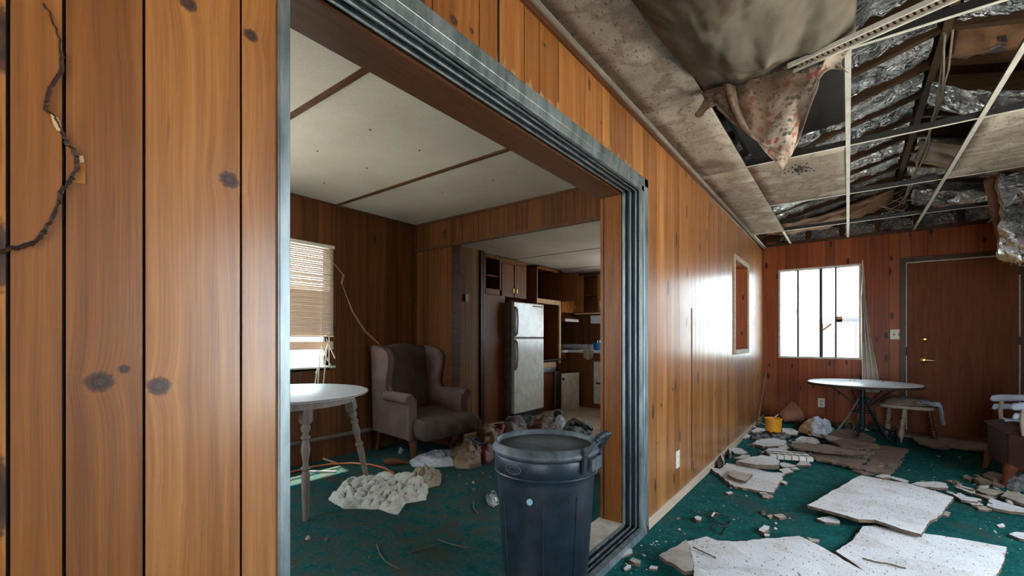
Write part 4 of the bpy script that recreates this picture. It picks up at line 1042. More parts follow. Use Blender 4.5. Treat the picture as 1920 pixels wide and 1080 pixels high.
heap('wrapper', px_poly([(985,806),(1000,790),(1020,786),(1040,792),(1048,806),(1015,812)]), .15, 'bag_rust', 'large rust-brown plastic on the rubbish heap behind the bin', 'wrapper', 18, 5, .7)
heap('wrapper', px_poly([(1005,800),(1015,794),(1032,796),(1034,808),(1012,808)]), .19, 'bag_gold', 'ochre wrapper on top of the rubbish heap behind the bin', 'wrapper', 19, 4, .6)
heap('plastic_bag', px_poly([(1036,806),(1042,794),(1055,790),(1062,800),(1055,810)]), .15, 'bag_white', 'small white plastic bag on the rubbish heap behind the bin', 'bag', 20, 4, .6)
heap('bin_liner', px_poly([(1050,812),(1058,800),(1075,790),(1092,800),(1112,806),(1108,816),(1080,820)]), .12, 'bag_black', 'glossy black bin liner at the right end of the rubbish heap', 'bag', 21, 5, .7)
heap('bin_liner', px_poly([(960,796),(980,786),(1005,784),(1000,796),(975,802)]), .10, 'bag_black', 'black plastic in front of the fridge door', 'bag', 22, 5, .7)
heap('clear_bag', px_poly([(1112,890),(1118,868),(1128,850),(1142,848),(1150,870),(1145,888)]), .26, 'bag_clear', 'clear dusty plastic bag between the bin and the wooden jamb', 'bag', 23, 5, .6)
# shiny black bottle-like bag roll
a, b = onz(1078,790,.10), onz(1108,806,.05)
tag(MB().tube([a, a.lerp(b,.15), a.lerp(b,.5), a.lerp(b,.9), b], [.012,.035,.042,.045,.02], 14).build('black_tube', M['bag_black'], smooth=True), 'glossy black rolled bag leaning on the heap behind the bin', 'bag')
# crumpled foil left of the bin
heap('foil_ball', px_poly([(911,935),(922,928),(932,930),(936,945),(925,952),(914,946)]), .06, 'foil', 'crumpled silver foil on the carpet against the left side of the bin', 'foil', 25, 5, .7)
# wooden object and cup by the chair
a = onz(736, 866, .03); b = onz(768, 868, .02)
tag(MB().tube([b, a.lerp(b,.5)+Vector((0,0,.005)), a, a+(a-b)*.5], [.012,.018,.034,.026], 10).build('carved_wood_piece', M['red_wood'], smooth=True), 'loose carved wooden furniture foot left of the white bag', 'furniture foot')
a = onz(750, 850, .05); tag(MB().tube([a, a+Vector((.02,.02,.045))], [.022,.030], 12).build('paper_cup', M['bag_grey'], smooth=40), 'small grey cup lying on the carved wooden foot', 'cup')
r = random.Random(31)
for (a, b) in ((882,888),(887,905),(888,918),(906,888),(862,892),(850,886),(838,893),(875,908),(920,895),(1000,1000),(612,1012),(578,1010),(694,1045)):
    p = onz(a, b); s = r.uniform(.008, .018)
    mb = MB(); n = 6; vs = [(p.x+math.cos(2*PI*j/n)*s*r.uniform(.6,1.3), p.y+math.sin(2*PI*j/n)*s*r.uniform(.6,1.3), 0) for j in range(n)]
    mb.add(vs+[(v[0]*.6+p.x*.4, v[1]*.6+p.y*.4, s*.8) for v in vs], [list(range(n)), [n+j for j in range(n)]]+[(j, (j+1)%n, n+(j+1)%n, n+j) for j in range(n)])
    tag(mb.build('dirt_crumb', M['tile_edge'] if r.random() < .5 else M['tile_back'], origin=p), 'small crumb of dirt on the inner room carpet left of the bin', 'crumb', 'crumbs on the inner room carpet')

# ------------------------------------------------------------------ rubbish bin
cc = onz(1027, 832, .632)
BX, BY, BH, BR = cc.x-.012, cc.y, .60, .238
t = thing('rubbish_bin', 'large dark blue-grey plastic bin with looped handles standing in the sliding doorway', 'bin', (BX, BY, .030))
zb = .050
prof = [(0, zb), (BR*.80, zb), (BR*.82, zb+.012), (BR*.94, zb+.44), (BR*.945, zb+.465), (BR*.99, zb+.48), (BR*1.0, zb+.545), (BR*.99, zb+.55), (BR*1.0, zb+.56)]
MB().lathe([(0, .030), (BR*.78, .030), (BR*.80, zb)]+prof[1:], (BX, BY, 0), 64).build('body', M['can'], t, smooth=35)
z = zb+.56
MB().lathe([(BR*.90, z+.02), (BR*1.0, z-.004), (BR*1.035, z+.002), (BR*1.045, z+.012), (BR*1.02, z+.022), (BR*1.0, z+.026), (BR*.985, z+.040), (BR*.95, z+.043), (BR*.925, z+.036), (BR*.915, z+.01), (BR*.90, z-.04), (BR*.89, z-.06)], (BX, BY, 0), 64).build('rim', M['can_rim'], t, smooth=60)
MB().lathe([(BR*.905, z+.01), (BR*.90, z-.04), (BR*.87, z-.06), (BR*.86, z-.12), (BR*.76, zb+.03), (0, zb+.025)], (BX, BY, 0), 48).build('inside', M['can_in'], t, smooth=50)
MB().tube([(BX+BR*.985*math.cos(2*PI*k/48), BY+BR*.985*math.sin(2*PI*k/48), zb+.475) for k in range(48)], .005, 6, closed=True).build('ridge', M['can'], t, smooth=True)
for k in range(4):                                   # vertical ribs
    a = math.radians((-150, -113, -60, -20)[k]); pts = [(BX+math.cos(a)*BR*(f), BY+math.sin(a)*BR*(f), zb+h) for f, h in ((.825,.02),(.93,.40))]
    MB().tube(pts, .004, 6).build('rib', M['can'], t)
def around(a, R, zz): return Vector((BX+math.cos(a)*R, BY+math.sin(a)*R, zz))
ha = math.radians(8)                                 # right handle stands up, facing away from the door jamb
def handle(ha, up, mat):
    sp = .34; A = around(ha-sp, BR*1.03, zb+.50); Bq = around(ha+sp, BR*1.03, zb+.50); o_ = Vector((math.cos(ha), math.sin(ha), 0))
    tp = .09*up
    p1_ = A+Vector((0,0,.075))+o_*.004; p2_ = Bq+Vector((0,0,.075))+o_*.004
    q1 = A.lerp(Bq, .08)+Vector((0,0,.075+tp*.75))+o_*.048; q2 = A.lerp(Bq, .92)+Vector((0,0,.075+tp*.75))+o_*.048
    mb = MB(); mb.bar(A, p1_, .030, .016).bar(Bq, p2_, .030, .016).bar(p1_, q1, .028, .015).bar(p2_, q2, .028, .015)
    g_ = mb; g_.tube([q1+(q1-q2).normalized()*.012, q1.lerp(q2, .3)+Vector((0,0,.010)), q1.lerp(q2, .7)+Vector((0,0,.010)), q2+(q2-q1).normalized()*.012], .013, 10)
    for k in range(9):
        c_ = q1.lerp(q2, .12+.76*k/8)+Vector((0,0,.008)); dd = (q2-q1).normalized()
        g_.tube([c_-dd*.0025, c_+dd*.0025], .0155, 10)
    g_.build('handle', M[mat], t, bevel=.003)
handle(math.radians(4), 1.0, 'can')
A = around(math.radians(150), BR*.90, z-.005); mb = MB()
tn_ = Vector((-math.sin(math.radians(150)), math.cos(math.radians(150)), 0)); mb.bar(A-tn_*.055, A+tn_*.055, .018, .030).bar(A-tn_*.06, A-tn_*.06+Vector((0,0,-.05)), .014, .014).bar(A+tn_*.06, A+tn_*.06+Vector((0,0,-.05)), .014, .014)
mb.build('handle_recess', M['alum'], t, bevel=.004)
# bracket block under the right handle
a0_ = math.radians(4); mb = MB(); mb.add([around(a0_+s*.20, BR*rr, zz) for s in (-1, 1) for rr in (.98, 1.10) for zz in (zb+.50, zb+.555)], [(0,1,3,2),(4,6,7,5),(0,4,5,1),(2,3,7,6),(0,2,6,4),(1,5,7,3)]); mb.build('handle_bracket', M['can_rim'], t, bevel=.004)
# embossed oval plate on the band, sticker
ea = math.atan2(0-BY, CX-BX)-.62
pts = [around(ea+.17*math.cos(2*PI*k/32), BR*1.005, zb+.515+.020*math.sin(2*PI*k/32)) for k in range(32)]
MB().tube(pts, .0022, 6, closed=True).build('embossed_oval', M['can_rim'], t, smooth=True)
pts = [around(ea+.12*math.cos(2*PI*k/24), BR*1.003, zb+.515+.010*math.sin(2*PI*k/24)) for k in range(24)]
MB().tube(pts, .0012, 6, closed=True).build('embossed_lettering', M['can_rim'], t, smooth=True)
sa = math.atan2(0-BY, CX-BX)-.30; vs = [around(sa+.058*math.cos(2*PI*k/20), BR*.935, zb+.385+.0135*math.sin(2*PI*k/20)) for k in range(20)]
vs2 = [around(sa+.058*math.cos(2*PI*k/20), BR*.955, zb+.385+.0135*math.sin(2*PI*k/20)) for k in range(20)]
MB().add(vs+vs2, [list(range(20)), [20+k for k in range(20)]]+[(k, (k+1)%20, 20+(k+1)%20, 20+k) for k in range(20)]).build('round_sticker', M['label_foil'], t)

# ------------------------------------------------------------------ kitchen
# wire and plug on the closet wall
pts = [onx(a, b, -2.795) for a, b in ((865,507),(870,513),(873,525),(874,538),(873,553))]
t = thing('wall_wire', 'loose wire with a small plug box dangling on the closet wall', 'wire', pts[0])
MB().tube(pts, .004, 6).build('cable', M['wire'], t, smooth=True)
q = onx(874, 559, -2.80); MB().box(-2.81, -2.785, q.y-.028, q.y+.028, q.z-.045, q.z+.045).build('plug_box', M['wire'], t, bevel=.004)
# fridge
FX, FY0, FY1, FH = -2.67, 4.80, 5.545, 1.625
t = thing('fridge', 'pale two-door fridge-freezer with long handles in the kitchen', 'fridge', (-3.0, 5.17, 0))
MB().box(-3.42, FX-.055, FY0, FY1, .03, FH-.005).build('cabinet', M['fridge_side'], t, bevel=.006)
zs = 1.13
MB().box(FX-.05, FX, FY0+.002, FY1-.002, zs+.006, FH).build('freezer_door', M['fridge'], t, bevel=.012)
MB().box(FX-.05, FX, FY0+.002, FY1-.002, .09, zs-.006).build('fridge_door', M['fridge'], t, bevel=.012)
MB().box(FX-.06, FX-.012, FY0+.01, FY1-.01, .01, .085).build('kick_grille', M['slot'], t)
MB().box(FX-.055, FX-.045, FY0-.001, FY1+.001, zs-.010, zs+.010).build('gasket', M['slot'], t)
for z_0, z_1 in ((zs+.03, 1.55), (.70, zs-.03)):
    MB().tube([(FX-.004, FY0+.035, z_0), (FX+.035, FY0+.03, z_0+.03), (FX+.045, FY0+.03, (z_0+z_1)/2), (FX+.035, FY0+.03, z_1-.03), (FX-.004, FY0+.035, z_1)], .012, 8).build('handle', M['white'], t, smooth=True)
    MB().box(FX, FX+.006, FY0+.012, FY0+.050, z_0-.01, z_1+.01).build('handle_plate', M['slot'], t)
q = onx(1008, 575, FX); MB().box(FX, FX+.003, q.y-.13, q.y+.13, q.z-.008, q.z+.008).build('badge', M['slot'], t)
cu = bpy.data.curves
# tall side panel left of the fridge
CXF = -2.81
t = thing('side_panel', 'tall brown wooden panel to the left of the fridge', 'cabinet panel', (CXF, 4.55, 0))
MB().box(CXF-.02, CXF, 4.32, 4.78, 0, 1.70).build('panel', M['cab'], t); MB().box(CXF-.6, CXF-.02, 4.765, 4.785, 0, 1.69).build('gable', M['cab'], t)
def opencab(name, y0, y1, z0, z1, label, cat='cabinet', shelf=None, rail=.045, depth=.32, mat='cab', frame='cab', x=CXF, drs=(), rb=.05):
    t = thing(name, label, cat, (x-depth/2, (y0+y1)/2, z0))
    mb = MB(); d = depth; s = .018
    mb.box(x-d, x-.02, y0, y0+s, z0, z1).box(x-d, x-.02, y1-s, y1, z0, z1).box(x-d, x-.02, y0, y1, z0, z0+s).box(x-d, x-.02, y0, y1, z1-s, z1).box(x-d, x-d+.008, y0, y1, z0, z1)
    mb.build('carcass', M[mat], t)
    mb = MB(); mb.box(x-.02, x, y0, y0+rail*.8, z0, z1).box(x-.02, x, y1-rail*.8, y1, z0, z1).box(x-.02, x, y0, y1, z0, z0+rb).box(x-.02, x, y0, y1, z1-rail, z1); mb.build('face_frame', M[frame], t, bevel=.002)
    for sz in (shelf or []): MB().box(x-d+.01, x-.025, y0+s, y1-s, sz, sz+.016).build('shelf', M[mat], t)
    return t
c1_ = opencab('wall_cabinet', 4.34, 4.70, 1.71, 2.23, 'open doorless wall cabinet at the left end of the kitchen run', shelf=[1.95], rb=.07)
MB().bar((CXF+.0, 4.38, 1.98), (CXF-.16, 4.50, 1.98), .014, .36).build('door', M['dark_wood'], c1_)
t = thing('wall_cabinet', 'closed two-door wall cabinet above the fridge', 'cabinet', (CXF-.16, 5.0, 1.71))
MB().box(CXF-.32, CXF-.02, 4.70, 5.30, 1.70, 2.23).build('carcass', M['cab'], t)
for k, (a, b, hk) in enumerate(((4.715, 4.985, 4.955), (5.005, 5.29, 5.03))):
    d_ = MB().box(CXF-.02, CXF, a, b, 1.70, 2.16).build('door', M['cab'], t, bevel=.003)
    MB().tube([(CXF, hk, 1.76), (CXF+.022, hk, 1.765), (CXF+.022, hk, 1.82), (CXF, hk, 1.825)], .006, 6).build('handle', M['brass'], d_, smooth=True)
MB().box(CXF-.02, CXF-.002, 4.70, 5.30, 2.165, 2.23).build('top_rail', M['cab'], t)
MB().box(CXF-.30, CXF-.06, 5.30, 5.55, 1.60, 2.23)
oc = opencab('oven_cabinet', 5.56, 6.26, 0.0, 2.23, 'tall gutted oven cabinet right of the fridge, shelves empty', shelf=[1.68, .66], depth=.55, rb=.02)
MB().box(CXF-.02, CXF+.003, 5.56, 6.26, 1.665, 1.735).build('rail', M['raw_wood'], oc)
MB().box(CXF-.02, CXF+.004, 6.215, 6.262, .72, 1.73).build('bare_stile', M['raw_wood'], oc)
MB().box(CXF-.30, CXF-.285, 5.92, 5.95, 1.735, 2.19).build('divider', M['cab'], oc)
MB().box(CXF-.545, CXF-.53, 5.58, 6.24, .68, 1.66).build('back_panel', M['cab'], oc)
MB().box(CXF-.02, CXF+.01, 5.62, 6.10, .66, .75).build('broken_drawer', M['raw_wood'], oc); MB().bar((CXF+.03, 5.65, .78), (CXF+.03, 6.40, .79), .03, .02).build('loose_batten', M['slot'], oc)
MB().bar((CXF+.0, 6.265, 1.955), (CXF+.30, 6.30, 1.955), .018, .46).build('open_door', M['cab'], oc)
t = thing('metal_bracket', 'grey steel angle panel below the gutted oven cabinet', 'bracket', (CXF+.05, 5.9, 0))
MB().box(CXF+.03, CXF+.06, 5.60, 6.12, .60, .655).box(CXF+.03, CXF+.06, 6.0, 6.13, 0, .655).build('steel_panel', M['steel'], t, bevel=.004)
MB().box(CXF+.005, CXF+.025, 5.58, 5.98, 0, .60).build('lower_panel', M['cab'], t)
t = thing('loose_panel', 'dirty white panel with screw holes standing against the kitchen base cabinets', 'panel', onz(1068, 769))
a, b = onz(1053, 771), onz(1085, 766)
MB().bar(a+Vector((0,0,.29)), b+Vector((0,0,.29)), .018, .58).build('board', M['white_dirty'], t)
MB().bar(a+Vector((.02,-.015,.50)), a+Vector((.06,-.015,.50)), .01, .04).build('hinge_block', M['slot'], t)
for k, (u, v) in enumerate(((.88,.55),(.88,.49),(.60,.52),(.86,.44),(.66,.43))):
    q = a.lerp(b, u); MB().box(q.x-.006, q.x+.006, q.y-.014, q.y-.008, v-.006, v+.006).build('screw_hole', M['slot'], t)
p = onz(1050, 776, .06); tag(MB().lathe([(.055,0),(.062,.01),(.062,.15),(.05,.16),(.05,.02),(0,.02)], p, 20, M=rotM('X', PI/2.2)@rotM('Y', .3)).build('plastic_tub', M['bag_grey'], smooth=40), 'grey tub lying on its side on the kitchen floor', 'tub')
# base run, worktop, hob, hood
t = thing('base_cabinet', 'brown base cabinet under the hob end of the white worktop', 'cabinet', (-2.9, 6.4, 0))
MB().box(-3.4, CXF+.02, 6.28, 6.45, .0, .885).build('carcass', M['cab'], t)
tb = thing('base_cabinet', 'dark brown base cabinet in the kitchen corner beside the white appliance', 'cabinet', (-2.7, 6.7, 0))
MB().box(-3.4, -2.16, 6.47, 7.02, .0, .885).build('carcass', M['cab'], tb)
MB().box(CXF+.02, CXF+.035, 6.285, 6.46, .10, .80).build('door', M['cab'], t)
t = thing('worktop', 'white L-shaped kitchen worktop', 'worktop', (-2.7, 6.8, .89))
mb = MB(); mb.box(-3.4, CXF+.05, 6.27, 7.05, .89, .93).box(CXF+.05, -.3, 6.42, 7.05, .89, .93); mb.build('top', M['white'], t, bevel=.003)
MB().box(-3.4, -.3, 7.03, 7.055, .93, 1.02).build('upstand', M['white'], t)
t = thing('hob', 'black hob on the left leg of the worktop', 'hob', (-3.05, 6.6, .93))
MB().box(-3.3, CXF+.02, 6.30, 6.95, .93, .942).build('plate', M['slot'], t)
for a, b in ((-2.95, 6.42), (-3.15, 6.42), (-2.95, 6.75), (-3.15, 6.75)): MB().lathe([(.085, .942), (.09, .95), (.075, .954), (0, .952)], (a, b, 0), 20).build('burner', M['rust'], t, smooth=True)
MB().box(-3.43, -3.42, 6.28, 7.0, .95, 1.40).build('splashback', M['white_dirty'], t)
t = thing('range_hood', 'white range hood under the orange wall cabinets', 'hood', (-3.1, 6.6, 1.42))
MB().prism([(-3.43,1.42),(-2.74,1.40),(-2.74,1.45),(-2.95,1.55),(-3.43,1.55)], 'y', 6.30, 6.72).build('canopy', M['cab'], t)
MB().box(-2.76, -2.735, 6.29, 6.73, 1.405, 1.445).build('front_lip', M['white'], t)
t = thing('wall_cabinet', 'orange two-door wall cabinet over the range hood', 'cabinet', (-2.95, 6.5, 1.56))
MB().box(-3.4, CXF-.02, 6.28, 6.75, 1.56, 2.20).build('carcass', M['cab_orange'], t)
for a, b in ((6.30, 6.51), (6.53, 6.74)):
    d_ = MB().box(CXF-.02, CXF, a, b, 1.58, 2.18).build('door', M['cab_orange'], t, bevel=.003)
    MB().tube([(CXF, b-.03, 1.63), (CXF+.02, b-.03, 1.64), (CXF+.02, b-.03, 1.69), (CXF, b-.03, 1.70)], .006, 6).build('handle', M['brass'], d_)
xo = [ony(x, 560, 6.75).x for x in (1079, 1095, 1121, 1141)]
t = thing('wall_cabinet', 'open-fronted dark wall cabinet on the kitchen end wall', 'cabinet', (xo[1], 6.9, 1.56))
mb = MB(); a, b = xo[0], xo[2]
mb.box(a, a+.018, 6.75, 7.04, 1.56, 2.20).box(b-.018, b, 6.75, 7.04, 1.56, 2.20).box(a, b, 6.75, 7.04, 1.56, 1.578).box(a, b, 6.75, 7.04, 2.18, 2.20).box(a, b, 7.02, 7.04, 1.56, 2.20); mb.build('carcass', M['cab'], t)
MB().box(a+.018, b-.018, 6.77, 7.02, 1.85, 1.866).build('shelf', M['cab'], t)
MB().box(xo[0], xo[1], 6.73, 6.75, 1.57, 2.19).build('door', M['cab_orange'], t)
t = thing('wall_cabinet', 'orange-doored wall cabinet beside the wooden jamb on the kitchen end wall', 'cabinet', (-2.1, 6.9, 1.56))
MB().box(xo[2], -1.75, 6.76, 7.04, 1.56, 2.20).build('carcass', M['cab'], t)
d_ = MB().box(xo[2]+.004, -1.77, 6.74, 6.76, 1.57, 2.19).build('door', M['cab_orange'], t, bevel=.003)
q = xo[2]+.05; MB().tube([(q, 6.74, 1.64), (q+.005, 6.715, 1.65), (q+.005, 6.715, 1.74), (q, 6.74, 1.75)], .007, 6).build('handle', M['steel'], d_, smooth=True)
tag(MB().box(xo[0]-.0, -1.72, 6.72, 6.76, 1.535, 1.555).build('light_pelmet', M['raw_wood']), 'pale strip along the underside of the kitchen end wall cabinets', 'strip')
a, b = ony(1109, 592, 7.03), ony(1146, 606, 7.03)
t = thing('strip_light', 'whitish metal strip light on the kitchen end wall above the blue tub', 'light', (a.x, 7.02, a.z))
MB().box(a.x, -1.9, 6.99, 7.05, b.z, a.z).build('housing', M['white'], t, bevel=.004); MB().box(a.x-.06, a.x-.03, 7.03, 7.05, .95, 1.5).build('cable_channel', M['trim_wood'], t)
q = ony(1126, 652, 6.68); q.z = .93
t = thing('blue_tub', 'blue plastic tub full of oddments on the worktop', 'tub', q)
MB().lathe([(0, .93), (.105, .93), (.125, 1.04), (.132, 1.045), (.132, 1.055), (.122, 1.055), (.118, 1.045), (.100, .945), (0, .945)], (q.x, q.y, 0), 24).build('tub_body', M['blue'], t, smooth=40)
r = random.Random(6)
for k in range(5):
    a = q+Vector((r.uniform(-.06,.06), r.uniform(-.05,.05), .06)); tag(MB().tube([a, a+Vector((r.uniform(-.03,.03), 0, .06+r.uniform(.01,.05)))], [.014,.010], 8).build('jar', M['white'], smooth=40), 'small pale utensil sticking out of the blue tub', 'utensil', 'oddments in the blue tub')
q = ony(1105, 654, 6.41)
def tw(u, v):
    x = q.x-.10+.17*u; z = .935-.16*v*(1-.5*abs(u-.5)); return (x, 6.413-.012+.012*math.sin(u*14)-(.0 if v > .12 else 0), z)
tag(MB().grid(tw, 20, 10).build('dish_towel', M['bed_dirty'], origin=q, smooth=180, thick=.004), 'small tan dish towel draped over the corner of the worktop', 'towel')
p = ony(1104, 646, 6.5); tag(MB().lathe([(.0,.93),(.02,.93),(.012,.95),(.03,.985),(.03,1.0),(.0,1.0)], (p.x, 6.52, 0), 16).build('small_jar', M['steel'], smooth=40), 'small shiny jar standing on the worktop above the towel', 'jar')
a = ony(1113, 678, 6.44)
t = thing('dishwasher', 'dirty white appliance front with a dark grip slot under the worktop', 'dishwasher', (a.x+.3, 6.5, 0))
MB().box(a.x, -1.6, 6.44, 6.46, .08, ony(1120, 678, 6.44).z).build('front_panel', M['white_dirty'], t, bevel=.006)
MB().box(a.x+.05, -1.75, 6.43, 6.441, .395, .425).build('grip_slot', M['slot'], t)

# ------------------------------------------------------------------ broken ceiling tiles on the floor
FRM = None
def frag(pts, label, th=.016, z0=0.001, mat='tile_floor', warp=.0, tilt=(0, 0), group='broken ceiling tiles on the carpet', jag=.006, cell=0, world=False, name='tile_piece', seed=None, parent=None, cat='broken tile'):
    seed = seed if seed is not None else int(pts[0][0]*7+pts[0][1]*3)
    r = random.Random(seed)
    P = [Vector((a, b)) for a, b in pts] if world else [Vector(onz(a, b, z0+th)[:2]) for a, b in pts]
    out = []
    for p, q in zip(P, P[1:]+P[:1]):
        L = (q-p).length; n = max(1, int(L/.025)); nn = Vector((-(q-p).y, (q-p).x))/max(L, 1e-6)
        n = min(n, 24); straight = (seed % 3 == 0 and jag < .004)
        for i in range(n): out.append(p.lerp(q, i/n)+(nn*r.uniform(-jag, jag) if i and not straight else Vector((0, 0))))
    c = sum(out, Vector((0, 0)))/len(out)
    bm = bmesh.new(); vs = [bm.verts.new((p.x, p.y, 0)) for p in out]
    f = bm.faces.new(vs)
    if cell:
        xs = [p.x for p in out]; ys = [p.y for p in out]; k = min(xs)+cell
        while k < max(xs): bmesh.ops.bisect_plane(bm, geom=bm.verts[:]+bm.edges[:]+bm.faces[:], plane_co=(k, 0, 0), plane_no=(1, 0, 0)); k += cell
        k = min(ys)+cell
        while k < max(ys): bmesh.ops.bisect_plane(bm, geom=bm.verts[:]+bm.edges[:]+bm.faces[:], plane_co=(0, k, 0), plane_no=(0, 1, 0)); k += cell
    else: bmesh.ops.triangulate(bm, faces=bm.faces[:])
    bm.normal_update()
    for f in bm.faces:
        if f.normal.z < 0: f.normal_flip()
        f.material_index = 0
    top = bm.faces[:]
    g = bmesh.ops.extrude_face_region(bm, geom=top)
    newf = [x for x in g['geom'] if isinstance(x, bmesh.types.BMFace)]; newv = [x for x in g['geom'] if isinstance(x, bmesh.types.BMVert)]
    tops = set(newv)
    for f in bm.faces: f.material_index = 1
    for f in newf: f.material_index = 0
    zmin = 1e9
    for v in bm.verts:
        x, y = v.co.x, v.co.y
        w = warp*(noise.noise((x*2.2+seed, y*2.2, 1))*1.0+.35*noise.noise((x*6, y*6, seed)))+tilt[0]*(x-c.x)+tilt[1]*(y-c.y)
        v.co.z = w+(th+.0012*noise.noise((x*60, y*60, 2)) if v in tops else 0)
        if v not in tops: v.co.x += .006*noise.noise((x*40, y*40, 5)); v.co.y += .006*noise.noise((x*40, y*40, 9))
        zmin = min(zmin, v.co.z)
    for f in bm.faces:
        if f.material_index == 1 and f.normal.z < -.5: f.material_index = 2
    for v in bm.verts: v.co.z -= zmin; v.co.x -= c.x; v.co.y -= c.y
    bmesh.ops.recalc_face_normals(bm, faces=bm.faces)
    me = bpy.data.meshes.new(name); bm.to_mesh(me); bm.free()
    for m in (mat, 'tile_edge', 'tile_back'): me.materials.append(M[m])
    o = bpy.data.objects.new(name, me); COL.objects.link(o); o.location = (c.x, c.y, z0)
    return tag(o, label, cat, group)
G1 = 'large fallen ceiling tiles in the foreground'
frag([(1567,1035),(1600,1012),(1607,1004),(1618,989),(1640,986),(1700,1000),(1800,1013),(1888,1030),(1880,1058),(1866,1085),(1870,1110),(1700,1135),(1640,1085)], 'large fallen tile in the bottom right corner, cracked across', .018, .001, warp=.012, group=G1, jag=.003, cell=.07, name='fallen_tile')
frag([(1513,950),(1615,893),(1700,910),(1788,936),(1771,955),(1766,966),(1745,982),(1727,1005),(1690,995),(1640,979),(1610,977)], 'whole bluish-white fallen tile lying on the carpet in the middle right', .018, .030, warp=.018, group=G1, jag=.003, cell=.07, name='fallen_tile')
frag([(1286,1017),(1325,1010),(1345,1018),(1400,1019),(1430,1015),(1497,1008),(1530,1024),(1575,1048),(1640,1085),(1660,1150),(1290,1150),(1300,1085),(1298,1050)], 'large pale fallen tile at the bottom centre with a torn left corner', .018, .001, warp=.02, group=G1, jag=.006, cell=.06, name='fallen_tile')
frag([(1303,1064),(1325,1069),(1345,1067),(1385,1068),(1412,1072),(1435,1082),(1450,1110),(1440,1150),(1300,1150)], 'front piece of the pale bottom-centre tile, below the jagged crack', .018, .034, warp=.006, group=G1, jag=.005, cell=.06, name='fallen_tile')
fl = frag([(1236,1041),(1262,1032),(1287,1020),(1296,1042),(1302,1062),(1298,1074),(1284,1074),(1268,1062),(1250,1052)], 'grey underside flap of a tile folded over at the bottom centre', .018, .02, 'tile_back', warp=.02, tilt=(.12, .10), group=G1, cell=.04, name='tile_flap')
# long dark cracks as torn gaps with raised lips
def crackstrip(pts, z, parent, w=.0035, name='crack'):
    P = [onz(a, b, z) for a, b in pts]; mb = MB(); r = random.Random(3); q = []
    for a, b in zip(P, P[1:]):
        for i in range(5): q.append(a.lerp(b, i/5)+Vector((r.uniform(-.004,.004), r.uniform(-.004,.004), 0)))
    for a, b in zip(q, q[1:]): mb.bar(a, b, w*r.uniform(.5, 1.3), .006)
    return mb.build(name, M['tile_edge'], parent)
bigs = {o['label'][:20]: o for o in bpy.data.objects if o.name.startswith('fallen_tile')}
crackstrip([(1618,1047),(1640,1053),(1670,1058),(1705,1068)], .028, bigs['large fallen tile in'])
crackstrip([(1482,1050),(1488,1055),(1492,1066),(1502,1085)], .034, bigs['large pale fallen til'[:20]])
crackstrip([(1300,1026),(1330,1040),(1345,1048)], .036, bigs['large pale fallen til'[:20]], .003)
tq = bigs['whole bluish-white fa'[:20]]
def smear(pts, z, parent, mat='tile_edge', name='torn_patch'):
    P = [onz(a, b, z) for a, b in pts]; n = len(P); lo = [p-Vector((0, 0, .006)) for p in P]
    return MB().add(P+lo, [list(range(n)), [n+i for i in range(n)][::-1]]+[(i, (i+1)%n, n+(i+1)%n, n+i) for i in range(n)]).build(name, M[mat], parent)
smear([(1572,956),(1586,955),(1600,960),(1606,963),(1590,963)], .0555, tq); smear([(1614,965),(1630,963),(1640,966),(1628,968)], .0555, tq)

